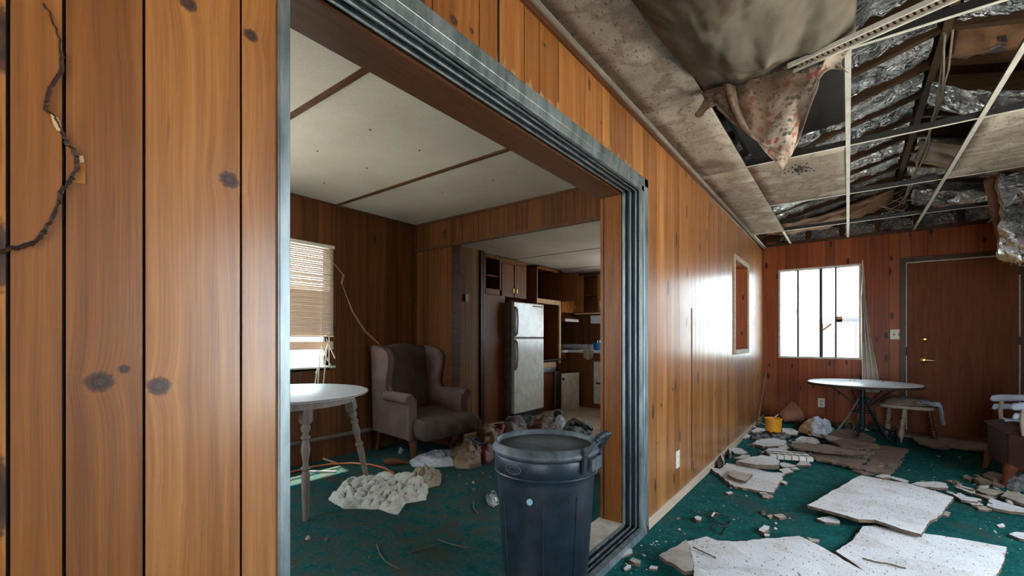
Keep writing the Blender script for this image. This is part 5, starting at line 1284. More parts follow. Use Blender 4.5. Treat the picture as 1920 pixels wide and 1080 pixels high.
mid = [
 ([(1329,876),(1350,880),(1362,869),(1385,872),(1440,885),(1473,887),(1462,904),(1450,924),(1410,918),(1376,912),(1358,897),(1340,884)], .018, .002, 'tile_floor', .006, 'broad broken tile lying against the baseboard, smaller grey piece on top'),
 ([(1364,889),(1375,881),(1390,885),(1411,889),(1398,903),(1380,898)], .018, .030, 'tile_back', .004, 'small grey underside piece lying on the broad broken tile'),
 ([(1380,866),(1395,862),(1410,857),(1430,854),(1450,858),(1461,863),(1460,872),(1440,873),(1415,872)], .035, .022, 'tile_floor', .01, 'thick layered tile piece stacked behind the broad broken tile'),
 ([(1410,832),(1420,825),(1450,823),(1476,828),(1468,836),(1440,838)], .03, .002, 'tile_floor', .01, 'long broken tile just in front of the black bag and yellow bucket'),
 ([(1426,849),(1442,841),(1468,841),(1480,847),(1460,850)], .022, .002, 'tile_floor', .01, 'trapezoid broken tile left of the tied bundle'),
 ([(1370,842),(1378,839),(1390,841),(1402,849),(1394,852),(1376,850)], .014, .002, 'tile_floor', .005, 'pale broken tile just off the baseboard, beyond the broad one'),
 ([(1376,859),(1392,853),(1406,853),(1407,858),(1390,861)], .014, .002, 'tile_floor', .005, 'flat pale sliver between the wall and the layered tile piece'),
 ([(1494,872),(1504,858),(1512,860),(1521,872)], .014, .002, 'tile_floor', .004, 'triangular blue-white tile piece right of the tied bundle'),
 ([(1457,868),(1470,867),(1494,873),(1486,876),(1468,876)], .012, .010, 'tile_floor', .004, 'pale shard right beside the layered tile piece'),
 ([(1460,880),(1478,877),(1488,884),(1470,888)], .012, .006, 'tile_floor', .004, 'pale shard at the right edge of the broad broken tile'),
 ([(1476,874),(1488,873),(1500,880),(1486,880)], .010, .006, 'tile_floor', .004, 'narrow pale shard on the carpet below the tied bundle'),
 ([(1462,903),(1468,901),(1477,905),(1472,908)], .014, .002, 'tile_floor', .0, 'small pale chip right of the broad broken tile'),
 ([(1424,920),(1438,921),(1438,926),(1424,925)], .012, .001, 'tile_floor', .0, 'small rectangular chip at the near corner of the broad tile'),
 ([(1428,927),(1440,926),(1451,930),(1440,934),(1430,932)], .012, .001, 'tile_back', .0, 'oval grey chip below the near corner of the broad tile'),
 ([(1391,796),(1412,796),(1418,801),(1400,802)], .02, .02, 'tile_floor', .0, 'narrow pale tile shard in the corner left of the yellow bucket'),
 ([(1408,808),(1420,802),(1434,804),(1436,812),(1416,813)], .02, .02, 'tile_floor', .004, 'pale tile shard touching the left of the yellow bucket'),
 ([(1390,818),(1400,814),(1408,816),(1404,821),(1394,822)], .02, .002, 'tile_floor', .004, 'rounded pale tile shard by the baseboard below the corner heap'),
 ([(1466,803),(1485,803),(1497,810),(1495,815),(1468,815)], .016, .02, 'tile_floor', .004, 'flat pale tile behind and right of the yellow bucket'),
 ([(1490,825),(1503,818),(1520,820),(1530,826),(1512,831)], .02, .02, 'tile_floor', .01, 'broken tile in front of the white and ochre plastic bag'),
 ([(1512,829),(1522,820),(1532,824),(1538,831),(1524,834)], .02, .03, 'tile_floor', .01, 'pinkish-white broken tile below the plastic bag'),
 ([(1458,838),(1476,832),(1482,840),(1470,843)], .016, .012, 'tile_floor', .01, 'small pale tile between the long piece and the trapezoid piece'),
 ([(1508,834),(1520,832),(1535,838),(1524,843),(1512,840)], .016, .03, 'tile_floor', .01, 'little white shard on top of the brown tiles'),
 ([(1548,812),(1565,808),(1580,806),(1610,808),(1640,822),(1632,832),(1590,830),(1562,822)], .02, .03, 'tile_brown', .02, 'brown stained tile under the near legs of the iron table'),
 ([(1476,836),(1500,833),(1540,836),(1600,842),(1640,850),(1620,858),(1560,852),(1500,846)], .02, .018, 'tile_brown', .035, 'long dark brown layered tile across the middle of the debris'),
 ([(1530,838),(1570,832),(1640,834),(1700,842),(1690,862),(1640,862),(1590,856)], .018, .004, 'tile_brown', .01, 'large brown tile with a straight right edge near the stool'),
 ([(1516,858),(1528,848),(1570,852),(1625,862),(1608,879),(1560,869)], .018, .010, 'tile_brown', .01, 'purplish-brown cracked tile at the front of the debris'),
 ([(1612,879),(1632,862),(1688,863),(1671,887),(1640,886)], .018, .004, 'tile_brown', .006, 'brown tile corner piece at the front right of the debris'),
 ([(1595,881),(1610,881),(1640,889),(1620,889)], .010, .002, 'tile_brown', .0, 'thin brown strip lying in front of the brown corner piece'),
 ([(1640,893),(1652,889),(1668,890),(1671,896),(1656,897)], .016, .002, 'tile_floor', .006, 'small bluish chunk at the top edge of the whole fallen tile'),
 ([(1668,896),(1674,893),(1703,901),(1701,906)], .014, .002, 'tile_floor', .0, 'clean white bar-shaped tile piece behind the whole fallen tile'),
 ([(1530,972),(1560,968),(1574,975),(1574,981),(1546,979)], .014, .001, 'tile_floor', .004, 'leaf-shaped white shard left of the whole fallen tile'),
 ([(1512,1006),(1525,1010),(1537,1011),(1534,1016),(1520,1015)], .012, .001, 'tile_back', .002, 'grey shard on the carpet above the bottom centre tile'),
 ([(1708,908),(1722,904),(1757,903),(1773,906),(1778,915),(1750,914),(1726,912)], .016, .006, 'tile_floor', .008, 'ragged white tile piece at the left end of the right-hand debris'),
 ([(1786,927),(1802,924),(1812,931),(1841,936),(1832,941),(1802,937)], .016, .012, 'tile_floor', .006, 'pale lavender tile piece in the middle of the right-hand debris'),
 ([(1829,918),(1842,914),(1885,922),(1869,928),(1851,927)], .018, .008, 'tile_back', .004, 'flat grey board piece in front of the armchair leg'),
 ([(1823,924),(1855,930),(1869,933),(1856,936)], .014, .004, 'tile_back', .002, 'long grey sliver below the flat grey board piece'),
 ([(1851,949),(1859,935),(1880,942),(1922,953),(1930,962),(1895,959),(1863,953)], .018, .004, 'tile_floor', .008, 'long white triangular tile piece at the right edge'),
 ([(1876,929),(1890,920),(1930,930),(1932,948),(1913,944),(1895,936)], .018, .022, 'tile_back', .01, 'grey-brown tile piece at the right edge under the armchair'),
 ([(1816,942),(1836,942),(1845,947),(1823,946)], .012, .004, 'tile_floor', .002, 'thin white shard below the lavender tile piece'),
 ([(1829,950),(1847,949),(1864,954),(1851,957),(1836,955)], .012, .002, 'tile_back', .004, 'thin grey-white shard left of the long triangular piece'),
 ([(1790,912),(1794,912),(1824,922),(1822,925)], .014, .008, 'tile_floor', .0, 'narrow bright white strip in the right-hand debris'),
 ([(1788,909),(1800,910),(1826,916),(1820,918)], .008, .004, 'tile_floor', .0, 'narrow grey strip behind the bright white strip'),
 ([(1805,893),(1812,890),(1825,897),(1818,900)], .02, .002, 'tile_brown', .004, 'orange-brown oval piece at the back of the right-hand debris'),
 ([(1826,897),(1838,894),(1860,903),(1852,907),(1836,904)], .03, .002, 'tile_brown', .01, 'rounded brown chunk left of the armchair leg'),
 ([(1857,904),(1872,905),(1884,911),(1862,910)], .016, .002, 'tile_brown', .004, 'brown-grey slab just left of the armchair leg'),
 ([(1842,890),(1860,884),(1878,890),(1884,900),(1862,899)], .03, .002, 'tile_brown', .015, 'dark brown rubble in the shadow left of the armchair'),
 ([(1771,900),(1780,899),(1793,904),(1786,905)], .010, .002, 'tile_brown', .0, 'short tan strip at the back of the right-hand debris'),
 ([(1892,1001),(1905,997),(1925,999),(1925,1012),(1912,1010)], .014, .002, 'tile_floor', .004, 'white shard at the very right edge of the carpet'),
 ([(1868,984),(1880,981),(1884,988),(1874,989)], .006, .001, 'tile_floor', .0, 'tiny white flake left of the shard at the right edge'),
 ([(1764,965),(1772,958),(1783,961),(1776,967)], .012, .002, 'tile_back', .002, 'small tan chip at the right edge of the whole fallen tile'),
 ([(1604,1001),(1612,994),(1610,1008),(1600,1010)], .018, .002, 'tile_back', .004, 'brownish crumbled chip at the left corner of the bottom right tile'),
 ([(1150,1043),(1163,1033),(1178,1026),(1186,1032),(1186,1038),(1168,1044),(1158,1046)], .010, .001, 'tile_floor', .006, 'curled white paint flake on the carpet by the aluminium threshold'),
 ([(1180,1050),(1186,1045),(1202,1051),(1200,1056),(1190,1055)], .016, .001, 'tile_back', .0, 'grey-white lump right below the curled flake near the threshold'),
 ([(1169,1066),(1176,1059),(1183,1059),(1183,1064),(1172,1069)], .008, .001, 'tile_floor', .0, 'small curved white flake near the bottom edge by the threshold'),
 ([(1217,1066),(1220,1060),(1234,1062),(1232,1067)], .010, .001, 'tile_floor', .0, 'tiny white chip left of the grey folded flap'),
 ([(1302,969),(1308,967),(1316,970),(1314,976),(1305,974)], .020, .001, 'tile_floor', .0, 'chalky white lump left of the black cable loops'),
 ([(1423,994),(1432,984),(1443,987),(1440,994),(1432,998)], .022, .001, 'tile_floor', .004, 'cluster-like pale chunk on open carpet right of the cable loops'),
 ([(1432,1001),(1443,1001),(1443,1005),(1434,1005)], .010, .001, 'tile_floor', .0, 'small pale chip just below the pale chunk right of the cable'),
 ([(1449,965),(1465,963),(1474,968),(1462,971)], .014, .001, 'tile_back', .0, 'spindle-shaped grey chip on the open carpet'),
 ([(1438,967),(1446,964),(1449,968),(1442,970)], .012, .001, 'tile_back', .0, 'smaller grey chip touching the spindle-shaped one'),
 ([(1360,923),(1370,921),(1375,924),(1366,926)], .012, .001, 'tile_floor', .0, 'pale oval chip between the baseboard and the broad tile'),
 ([(1427,958),(1434,957),(1436,962),(1428,962)], .012, .001, 'tile_edge', .0, 'brown lump on the open carpet above the pale chunk'),
 ([(1346,867),(1350,850),(1356,851),(1358,862),(1352,868)], .05, .001, 'tile_edge', .0, 'dark jagged piece leaning on the baseboard'),
 ([(1350,852),(1354,850),(1359,864),(1356,865)], .065, .001, 'tile_floor', .0, 'pale leaf-like shard leaning on the baseboard'),
 ([(1366,842),(1370,836),(1372,845),(1368,850)], .06, .001, 'tile_floor', .0, 'pale torn scrap leaning on the baseboard farther along'),
]
for pts, th, z0, mat, warp, lab in mid:
    big = max(p[0] for p in pts)-min(p[0] for p in pts) > 60
    frag(pts, lab, th, z0, mat, warp, jag=(.02 if mat == 'tile_brown' else .009) if big else .005, cell=.09 if big else .05, seed=None)
# rubble and chips
def scatter(n, poly, smin, smax, mats, label, group, seed, zmax=.0, name='tile_chip', flat=.5):
    r = random.Random(seed); xs = [p[0] for p in poly]; ys = [p[1] for p in poly]
    def inside(x, y):
        c = False; j = len(poly)-1
        for i in range(len(poly)):
            if (poly[i][1] > y) != (poly[j][1] > y) and x < (poly[j][0]-poly[i][0])*(y-poly[i][1])/(poly[j][1]-poly[i][1])+poly[i][0]: c = not c
            j = i
        return c
    k = 0
    while k < n:
        a, b = r.uniform(min(xs), max(xs)), r.uniform(min(ys), max(ys))
        if not inside(a, b): continue
        p = onz(a, b); s = smin+(smax-smin)*r.random()**2.5; m = r.randint(5, 8); el = r.uniform(.4, 1.); ro = r.uniform(0, PI); h = min(.016, s*flat*r.uniform(.5, 1.))
        ring = []
        for j in range(m):
            t = 2*PI*j/m; q = r.uniform(.7, 1.2)*s; u, v = q*math.cos(t), q*el*math.sin(t); ring.append((u*math.cos(ro)-v*math.sin(ro), u*math.sin(ro)+v*math.cos(ro)))
        mb = MB(); z0 = r.uniform(0, zmax); tx, ty = (r.uniform(-.3, .3), r.uniform(-.3, .3)) if zmax else (0, 0)
        low = [Vector((u, v, tx*u+ty*v)) for u, v in ring]; zz = -min(q.z for q in low)
        vs = [q+Vector((p.x, p.y, z0+zz+.0005)) for q in low]+[Vector((q.x*.8+p.x, q.y*.8+p.y, q.z+z0+zz+h)) for q in low]
        mb.add(vs, [list(range(m))[::-1]]); mb.add([], [])
        o_ = 0; mb.f.append([m+j for j in range(m)]); mb.m.append(1); mb.a.append(0.)
        for j in range(m): mb.f.append([j, (j+1)%m, m+(j+1)%m, m+j]); mb.m.append(0); mb.a.append(0.)
        tag(mb.build(name, [M['tile_edge'] if r.random() < .5 else M['tile_back'], M[r.choice(mats)]], origin=(p.x, p.y, z0)), label, 'chip', group); k += 1
scatter(60, [(1215,1005),(1350,880),(1480,900),(1500,1000),(1290,1005),(1180,1060)], .003, .013, ['tile_floor','tile_floor','tile_back'], 'small pale chip scattered on open green carpet beside the panelled wall', 'chips on the open carpet', 41)
scatter(45, [(1365,835),(1400,800),(1560,800),(1520,860),(1470,880),(1390,860)], .012, .045, ['tile_floor','tile_floor','tile_back','tile_brown'], 'small tile fragment in the rubble around the yellow bucket', 'rubble near the yellow bucket', 42, .03)
scatter(46, [(1500,832),(1700,838),(1690,880),(1600,884),(1510,866)], .012, .04, ['tile_brown','tile_back'], 'brownish fragment among the brown tiles in front of the iron table', 'rubble on the brown tiles', 43, .03)
scatter(40, [(1500,785),(1650,790),(1730,812),(1720,830),(1640,812),(1540,805)], .012, .05, ['tile_floor','tile_brown','tile_back'], 'fragment of rubble under the iron table and stool', 'rubble under the iron table', 44, .02)
scatter(34, [(1690,900),(1860,890),(1925,940),(1915,962),(1840,955),(1760,930)], .010, .038, ['tile_floor','tile_back','tile_brown'], 'small fragment among the right-hand debris near the armchair leg', 'rubble of the right-hand debris', 45, .015)
scatter(26, [(1700,850),(1870,860),(1860,885),(1700,885)], .004, .012, ['tile_back','tile_brown'], 'small chip on the dark carpet in front of the brown door', 'chips before the door', 46)
scatter(22, [(1790,950),(1925,970),(1925,1070),(1890,1060),(1880,1010),(1790,985)], .003, .010, ['tile_floor','tile_back'], 'small chip on the carpet at the right of the fallen tiles', 'chips right of the fallen tiles', 47)
scatter(16, [(1110,1075),(1200,1000),(1240,1020),(1230,1078)], .003, .010, ['tile_floor','tile_back'], 'small chip on the carpet by the aluminium threshold', 'chips by the threshold', 48)
scatter(24, [(1395,790),(1440,790),(1440,806),(1385,815)], .015, .05, ['tile_floor','tile_back','tile_brown'], 'fragment in the rubble heap in the far corner', 'rubble in the far corner', 49, .06)
# tied bundle of strips
a = onz(1478, 862); t = thing('tied_bundle', 'pale bundle of tile strips tied with dark wire in the debris', 'bundle', (a.x, a.y, 0), .35)
for k in range(6): MB().box(-.17+.058*k, -.17+.058*k+.052, -.10, .10, .02, .055).build('strip', M['white_dirty'], t, world=False, bevel=.003)
MB().box(-.19, .20, -.04, -.034, .018, .06).box(-.19, .20, .045, .051, .018, .06).build('wire_tie', M['slot'], t, world=False)
# black bag, white-ochre bag, bucket and pot in the corner
heap('bin_liner', px_poly([(1405,818),(1425,812),(1450,816),(1475,816),(1486,822),(1470,828),(1430,828),(1410,824)]), .07, 'bag_black', 'crumpled black plastic under the yellow bucket', 'bag', 51, 9, .7, z0=.002)
o = heap('plastic_bag', px_poly([(1496,815),(1512,802),(1535,801),(1556,806),(1562,816),(1548,828),(1530,824),(1510,818)]), .16, 'bag_white', 'white and ochre plastic bag on the debris in front of the iron table', 'bag', 52, 6, .55, z0=.03)
m = NT('white_ochre_plastic'); v = m.coord(); X, Y, Z = m.sep(v); m.bump(m.noise(v, 30, 4, .6, 1), .6, .02)
M['bag_ochre'] = m.done(m.mix(m.ramp(m.math('MULTIPLY_ADD', X, 4., .55), [(.35, 1.), (.5, 0.)]), (.55,.62,.72), (.30,.18,.07)), .35); o.data.materials[0] = M['bag_ochre']
b = onz(1450, 816); bz = .045; k = (b-Vector((CX,0,0))).length
t = thing('bucket', 'yellow-orange plastic bucket in the debris near the far corner', 'bucket', (b.x, b.y, bz))
MB().lathe([(0,bz),(.078,bz),(.090,bz+.145),(.094,bz+.146),(.094,bz+.154),(.087,bz+.154),(.075,bz+.01),(0,bz+.01)], (b.x, b.y, 0), 32).build('bucket_body', M['yellow'], t, smooth=40)
hp = [Vector((b.x-.09, b.y-.02, bz+.14)), Vector((b.x-.10, b.y-.09, bz+.10)), Vector((b.x-.07, b.y-.11, bz+.10)), Vector((b.x+.0, b.y-.10, bz+.13)), Vector((b.x+.05, b.y-.08, bz+.15))]
MB().tube(hp[:3], .004, 6).build('handle', M['slot'], t, smooth=True)
a, c = onz(1440, 793, .10), onz(1461, 777, .16)
tag(MB().tube([a, c], .012, 8).build('grey_rod', M['steel'], smooth=40), 'short grey rod sticking up behind the yellow bucket', 'rod')
p = ony(1478, 795, 6.35); Mx = rotM('Z', .5)@rotM('Y', math.radians(62))
tag(MB().lathe([(.055, 0), (.06, .01), (.125, .20), (.13, .21), (.122, .21), (.05, .01), (0, .01)], (p.x-.08, 6.42, .13), 28, M=Mx).build('plant_pot', M['terra'], smooth=40), 'brown cone-shaped pot lying on its side in the corner', 'pot')
p = ony(1500, 785, 6.6)
tag(MB().lathe([(0,0),(.06,.005),(.085,.06),(.08,.11),(.05,.14),(.04,.15),(.035,.14),(0,.12)], (p.x, 6.72, .02), 24, M=rotM('X', .5)).build('clay_jar', M['red_wood'], smooth=60), 'rounded brown jar beside the overturned pot', 'jar')
# rod leaning in the corner, thin cord on the back wall
a, c = onz(1420, 797, .02), onx(1436, 700, .06)
tag(MB().tube([a, c], .006, 6).build('leaning_rod', M['grey_wood']), 'thin rod leaning in the far left corner', 'rod')
pts = [ony(x, y, WB-.02) for x, y in ((1433,728),(1440,740),(1450,752),(1466,760),(1485,765),(1512,763))]
tag(MB().tube(pts, .003, 5).build('thin_cord', M['wire'], smooth=True), 'thin pale cord sagging along the foot of the end wall', 'cord')
# black cable loops on the carpet
cp = [(1299,955),(1306,963),(1318,963),(1330,968),(1338,972),(1345,965),(1352,962),(1341,958),(1330,964),(1338,974),(1352,982),(1366,984),(1372,979),(1368,970),(1350,965),(1335,968),(1333,976),(1345,983)]
tag(MB().tube([onz(a, b, .006+.004*(i % 3)) for i, (a, b) in enumerate(cp)], .0028, 6).build('black_cable', M['slot'], smooth=True), 'tangled black cable loops on the green carpet', 'cable')
cp = [(1372,982),(1358,987),(1340,986),(1334,990),(1345,998),(1354,1003),(1362,990),(1356,985)]
tag(MB().tube([onz(a, b, .005) for a, b in cp], .0022, 6).build('black_cable', M['slot'], smooth=True), 'small triangular end loop of black wire below the tangled cable', 'cable')
a, c = onz(1335, 968, .02), onz(1340, 961, .02); tag(MB().bar(a, c, .010, .003).build('cable_tie', M['plastic_white']), 'short white tie on the tangled black cable', 'tie')

# ------------------------------------------------------------------ switches and outlets
def plate(name, c, ax, w, h, label, cat, kind):
    t = thing(name, label, cat, c)
    def bx(u0, u1, v0, v1, d0, d1, m, nm):
        if ax == 'x': return MB().box(c.x+d0, c.x+d1, c.y+u0, c.y+u1, c.z+v0, c.z+v1).build(nm, M[m], t, bevel=.0012)
        return MB().box(c.x+u0, c.x+u1, c.y-d1, c.y-d0, c.z+v0, c.z+v1).build(nm, M[m], t, bevel=.0012)
    bx(-w/2, w/2, -h/2, h/2, 0, .006, 'plastic_white', 'plate')
    if kind == 'outlet':
        for v in (-.022, .022):
            bx(-.016, .016, v-.013, v+.013, .006, .008, 'white_dirty' if ax == 'y' else 'plastic_white', 'socket')
            for u in (-.007, .007): bx(u-.0015, u+.0015, v-.003, v+.006, .008, .0085, 'slot', 'slot')
            bx(-.003, .003, v-.010, v-.005, .008, .0085, 'slot', 'slot')
    else:
        for u in (-.022, .022):
            bx(u-.007, u+.007, -.014, .014, .006, .0065, 'slot', 'switch_slot'); bx(u-.004, u+.004, .0, .010, .006, .016, 'plastic_white', 'toggle')
            for v in (-.032, .032): bx(u-.003, u+.003, v-.003, v+.003, .006, .0075, 'slot', 'screw')
plate('wall_outlet', onx(1270, 861, .0), 'x', .072, .118, 'white double outlet low on the long panelled wall', 'outlet', 'outlet')
plate('wall_outlet', ony(1540, 755, WB), 'y', .075, .118, 'ivory outlet on the end wall left of the iron table', 'outlet', 'outlet')
plate('light_switch', ony(1681, 627, WB), 'y', .12, .118, 'ivory double light switch plate left of the brown door', 'switch', 'switch')

# ------------------------------------------------------------------ curtain gathered at the right of the window
cx_ = ony(1619, 600, WB-.06)
def cur(u, v):
    ctr = [ony(a, b, WB-.07) for a, b in ((1617,488),(1619,520),(1618,560),(1621,600),(1624,640),(1629,680),(1632,712),(1634,735))]
    wd = [.004, .014, .024, .038, .055, .075, .09, .10]
    s = v*7; i = min(6, int(s)); f = s-i; c = ctr[i].lerp(ctr[i+1], f); w = wd[i]+(wd[i+1]-wd[i])*f
    a = (u-.5)*2
    return (c.x+a*w*.9, c.y+.022*math.sin(u*20+v*5)*min(1, v*2)-.02, c.z)
MB_ = MB().grid(cur, 60, 40)
ct = tag(MB_.build('curtain', M['curtain'], origin=cx_, smooth=180, thick=.003), 'twisted cream curtain hanging at the right side of the end window', 'curtain')
q = ony(1617, 489, WB-.07); MB().tube([q+Vector((0,-.01,0)), Vector((q.x, WB, q.z))], .004, 6).build('nail', M['slot'], ct)

# ------------------------------------------------------------------ iron patio table
tcx, tcy, tz = 1.07, 6.36, .625
t = thing('iron_table', 'round white-topped table on scrolled dark iron legs before the end wall', 'table', (tcx, tcy, 0))
MB().lathe([(0,tz-.03),(.49,tz-.035),(.51,tz-.03),(.515,tz-.005),(.508,tz),(0,tz)], (tcx, tcy, 0), 64).build('tabletop', M['white'], t, smooth=40)
MB().lathe([(.5155,tz-.032),(.517,tz-.028),(.517,tz-.006),(.512,tz-.004)], (tcx, tcy, 0), 64).build('edge_band', M['rust'], t, smooth=True)
MB().tube([(tcx, tcy, .10), (tcx, tcy, tz-.03)], .022, 12).build('post', M['iron'], t, smooth=40)
MB().tube([(tcx+.10*math.cos(a*PI/12), tcy+.10*math.sin(a*PI/12), .30) for a in range(24)], .007, 6, closed=True).build('collar_ring', M['iron'], t, smooth=True)
angs = [-100, -28, 44, 116, 188]
for k, dg in enumerate(angs):
    a = math.radians(dg); d_ = Vector((math.cos(a), math.sin(a), 0)); C0 = Vector((tcx, tcy, 0))
    def rp(r_, z): return C0+d_*r_+Vector((0, 0, z))
    mat = M['iron_light'] if dg in (188, 116) else M['iron']  # left and rear legs in the paler iron
    leg = [rp(.03, .46), rp(.05, .40), rp(.09, .32), rp(.15, .20), rp(.22, .08), rp(.26, .02)]
    sc = [rp(.30+.045*math.cos(math.radians(200+q*22)), .048+.042*math.sin(math.radians(200+q*22))*1.0) for q in range(17)]
    MB().tube(leg+sc, [.010]*len(leg)+[.009]*len(sc), 8).build('leg', mat, t, smooth=True)
    mb = MB(); mb.tube([rp(.06, .36), rp(.20, .50), rp(.33, tz-.036)], .006, 6); mb.build('top_brace', M['iron'], t)
    cs = [rp(.045+.035*math.cos(math.radians(q*20))*(1-q*.03), .42+.045*math.sin(math.radians(q*20))*(1-q*.03)) for q in range(20)]
    MB().tube(cs, .005, 6).build('scroll', M['iron'], t, smooth=True)
    cs = [rp(.11+.035*math.cos(math.radians(q*20)), .13+.05*math.sin(math.radians(q*20))) for q in range(18)]
    MB().tube(cs, .005, 6).build('scroll', mat, t, smooth=True)
p = onz(1582, 707, tz); tag(MB().lathe([(0,tz),(.035,tz),(.038,tz+.008),(.03,tz+.012),(0,tz+.012)], (p.x, p.y, 0), 16).build('saucer', M['raw_wood']), 'small tan saucer-like lid on the white iron-legged table', 'saucer')
for q, (a, b) in enumerate(((1594,714),(1602,714),(1614,713),(1655,716))):
    p = onz(a, b, tz); tag(MB().box(p.x-.008, p.x+.008, p.y-.006, p.y+.006, tz, tz+.006).build('crumb', M['tile_edge'], origin=p), 'dark crumb on the white top of the iron-legged table', 'crumb', 'crumbs on the iron table')

# ------------------------------------------------------------------ low stool with floral pad and blue cloth
sx, sy, sz = 1.46, 6.52, .40
t = thing('stool', 'low pale wooden stool with turned legs behind the iron table', 'stool', (sx, sy, 0), math.radians(-12))
def seatp(z, k=1.): return [(math.copysign(abs(math.cos(2*PI*i/40))**.6, math.cos(2*PI*i/40))*.24*k, math.copysign(abs(math.sin(2*PI*i/40))**.6, math.sin(2*PI*i/40))*.22*k) for i in range(40)]
MB().prism(seatp(0), 'z', sz-.035, sz).build('seat', M['stool_wood'], t, world=False, bevel=.008)
def tleg(top, foot, mat):
    top, foot = Vector(top), Vector(foot); H = (top-foot).length; Q = (top-foot).to_track_quat('Z', 'Y').to_matrix()
    MB().lathe([(r_, z*H) for r_, z in [(0,0),(.014,0),(.022,.15),(.026,.30),(.020,.38),(.016,.40),(.026,.42),(.026,.45),(.016,.47),(.020,.55),(.024,.62),(.017,.70),(.017,.72),(.024,.74),(.024,.77),(.018,.80),(.022,.92),(.02,1)]], foot, 14, M=Q).build('leg', mat, t, world=False, smooth=True)
tleg((-.0,-.14,sz-.03), (-.035,-.20,0), M['stool_wood']); tleg((.17,.02,sz-.03), (.23,.02,0), M['red_wood']); tleg((-.17,.13,sz-.03), (-.20,.18,0), M['stool_wood']); tleg((.15,.17,sz-.03), (.19,.20,0), M['red_wood'])
MB().tube([(-.03,-.17,.16), (-.18,.16,.16)], .010, 8).tube([(.20,.02,.17),(.17,.19,.17)], .010, 8).build('stretcher', M['stool_wood'], t, world=False)
def padf(u, v):
    a = 2*PI*u; rr = (1-v)
    x = math.copysign(abs(math.cos(a))**.7, math.cos(a))*.225*rr; y = math.copysign(abs(math.sin(a))**.7, math.sin(a))*.205*rr
    return (sx+x, sy+y, sz+.07*(1-rr**5)+.004+.010*fbm(x*12, y*12, 1))
tag(MB().grid(padf, 48, 14, closed_u=True).build('seat_pad', M['floral_dark'], origin=(sx, sy, sz), smooth=180, thick=.004), 'grey-green floral pad on the low stool', 'cushion')
def clo(u, v):
    x = sx+.06+.24*u; y = sy-.23+.12*v
    ov = max(0, x-(sx+.235)); z = sz+.052-.012*abs(math.sin(u*9+v*3))
    if ov > 0: x = sx+.235+ov*.5+.012*math.sin(v*9); z -= ov*3.2
    fr = max(0, .35-v); z -= fr*.04
    return (x, y+.03*math.sin(u*7), z+.012*math.sin(v*12+u*6))
tag(MB().grid(clo, 40, 24).build('blue_cloth', M['lightcloth'], origin=(sx+.2, sy, sz), smooth=180, thick=.004), 'pale blue cloth slipping off the right edge of the low stool', 'cloth')

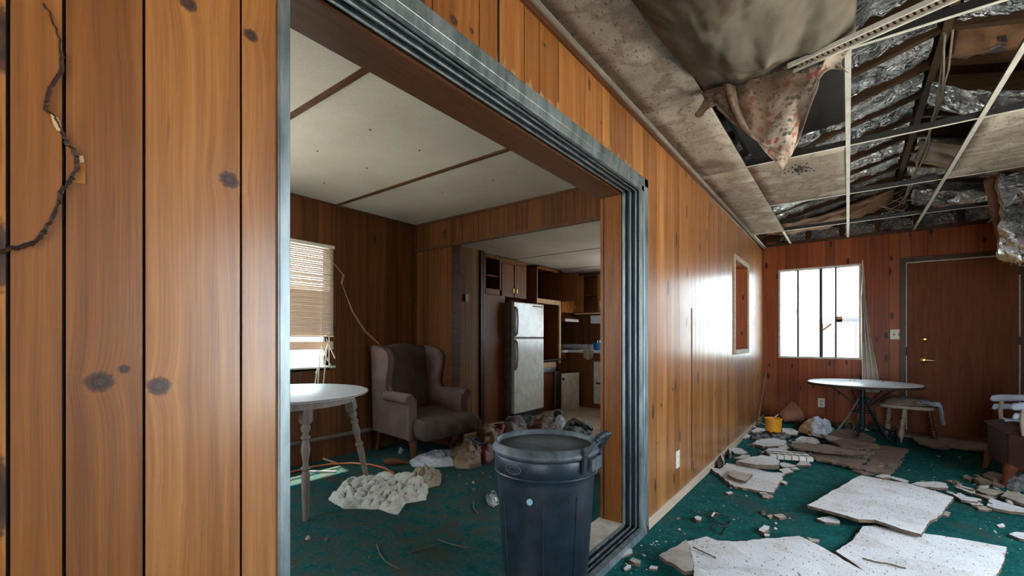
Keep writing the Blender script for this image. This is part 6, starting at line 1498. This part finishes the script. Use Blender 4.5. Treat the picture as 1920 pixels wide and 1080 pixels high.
# ------------------------------------------------------------------ armchair cut by the right edge
t = thing('wooden_armchair', 'rust-brown upholstered chair with pale curled wooden arms at the right edge', 'armchair', (2.0, 5.245, 0), math.radians(-90))
MB().box(-.30, .32, -.10, .45, .12, .40).build('seat_frame', M['chairbrown'], t, world=False, bevel=.02)
def sf(u, v): return (-.29+.60*u, -.12+.55*v, .40+.07*math.sin(PI*min(1,u*1.02))**.4*math.sin(PI*min(1,v))**.4+.006*fbm(u*5, v*5))
MB().grid(sf, 20, 20).build('seat_cushion', M['chairbrown'], t, world=False, smooth=180, thick=.01)
MB().box(-.29, .31, .42, .50, .36, .95).build('backrest', M['chairbrown'], t, world=False, bevel=.03)
for s, x in ((-1, -.285), (1, .305)):
    MB().tube([(x, -.07, .16), (x+.005, -.09, .12), (x-.008, -.10, .06), (x+.004, -.115, .0)], [.040, .036, .022, .017], 10).build('front_leg', M['red_wood'], t, world=False, smooth=True)
    MB().tube([(x, .46, .32), (x, .48, .0)], [.025, .018], 8).build('rear_leg', M['red_wood'], t, world=False, smooth=True)
    MB().tube([(x+.03, -.02, .40), (x+.035, -.03, .50), (x+.02, -.02, .59)], .014, 8).build('arm_post', M['stool_wood'], t, world=False, smooth=True)
    mb = MB(); mb.tube([(x+.02, .46, .66), (x+.02, .28, .64), (x+.02, .08, .625), (x-.0, -.02, .615), (x-.01, -.06, .605), (x-.005, -.075, .59)], [.02, .026, .028, .030, .028, .014], 12)
    mb.build('arm', M['lightcloth'], t, world=False, smooth=True)
    mb = MB(); mb.tube([(x+.02, .10, .545), (x+.0, .0, .545), (x-.01, -.05, .535), (x-.004, -.065, .515)], [.018, .026, .026, .012], 12); mb.build('arm_scroll', M['lightcloth'], t, world=False, smooth=True)
def pap(u, v): return (1.90+.20*u+.02*v, 5.00+.16*v, .487+.012*math.sin(u*5+v*2)-.01*v)
tag(MB().grid(pap, 10, 8).build('folded_paper', M['lightcloth'], smooth=180, thick=.012), 'grey-white folded paper on the seat of the chair at the right edge', 'paper')
heap('clear_bag', px_poly([(1885,915),(1895,900),(1912,895),(1930,900),(1930,920),(1905,922)]), .10, 'bag_clear', 'clear crumpled plastic under the chair at the right edge', 'bag', 61, 6, .6)
# torn underlay strip in front of the door
frag([(1735,828),(1760,820),(1820,828),(1874,836),(1870,848),(1800,840),(1745,832)], 'long torn strip of carpet backing in front of the brown door', .02, .022, 'tile_back', .01, group='torn floor strips by the door', cell=.08, name='torn_strip', cat='torn strip')
frag([(1712,822),(1740,818),(1760,833),(1780,842),(1750,840),(1722,832)], 'curled torn strip of carpet backing left of the longer one by the door', .015, .03, 'tile_back', .02, group='torn floor strips by the door', cell=.06, name='torn_strip', cat='torn strip')
lay = [
 ([(1500,842),(1530,836),(1575,838),(1612,846),(1640,852),(1600,853),(1545,848)], .014, .060, 'tile_brown', .02, 'narrow torn brown layer on top of the long brown tile, left part'),
 ([(1560,828),(1590,826),(1640,832),(1650,838),(1610,840),(1575,836)], .020, .045, 'tile_brown', .02, 'crumbly brown strip lying behind the large brown tile'),
 ([(1484,828),(1500,826),(1512,832),(1500,838),(1486,835)], .014, .03, 'tile_back', .01, 'tan layered scrap left of the brown tiles'),
 ([(1478,846),(1500,848),(1520,856),(1508,860),(1486,853)], .012, .024, 'tile_brown', .01, 'pinkish-brown splinter behind the tied bundle'),
 ([(1538,816),(1560,818),(1600,828),(1585,832),(1550,826)], .016, .05, 'tile_back', .02, 'grey-tan peeled layer right of the plastic bag'),
 ([(1440,815),(1452,812),(1462,816),(1455,820)], .012, .02, 'tile_floor', .0, 'tiny pale tile bit under the yellow bucket'),
]
for pts, th, z0, mat, warp, lab in lay: frag(pts, lab, th, z0, mat, warp, jag=.012, cell=.06)
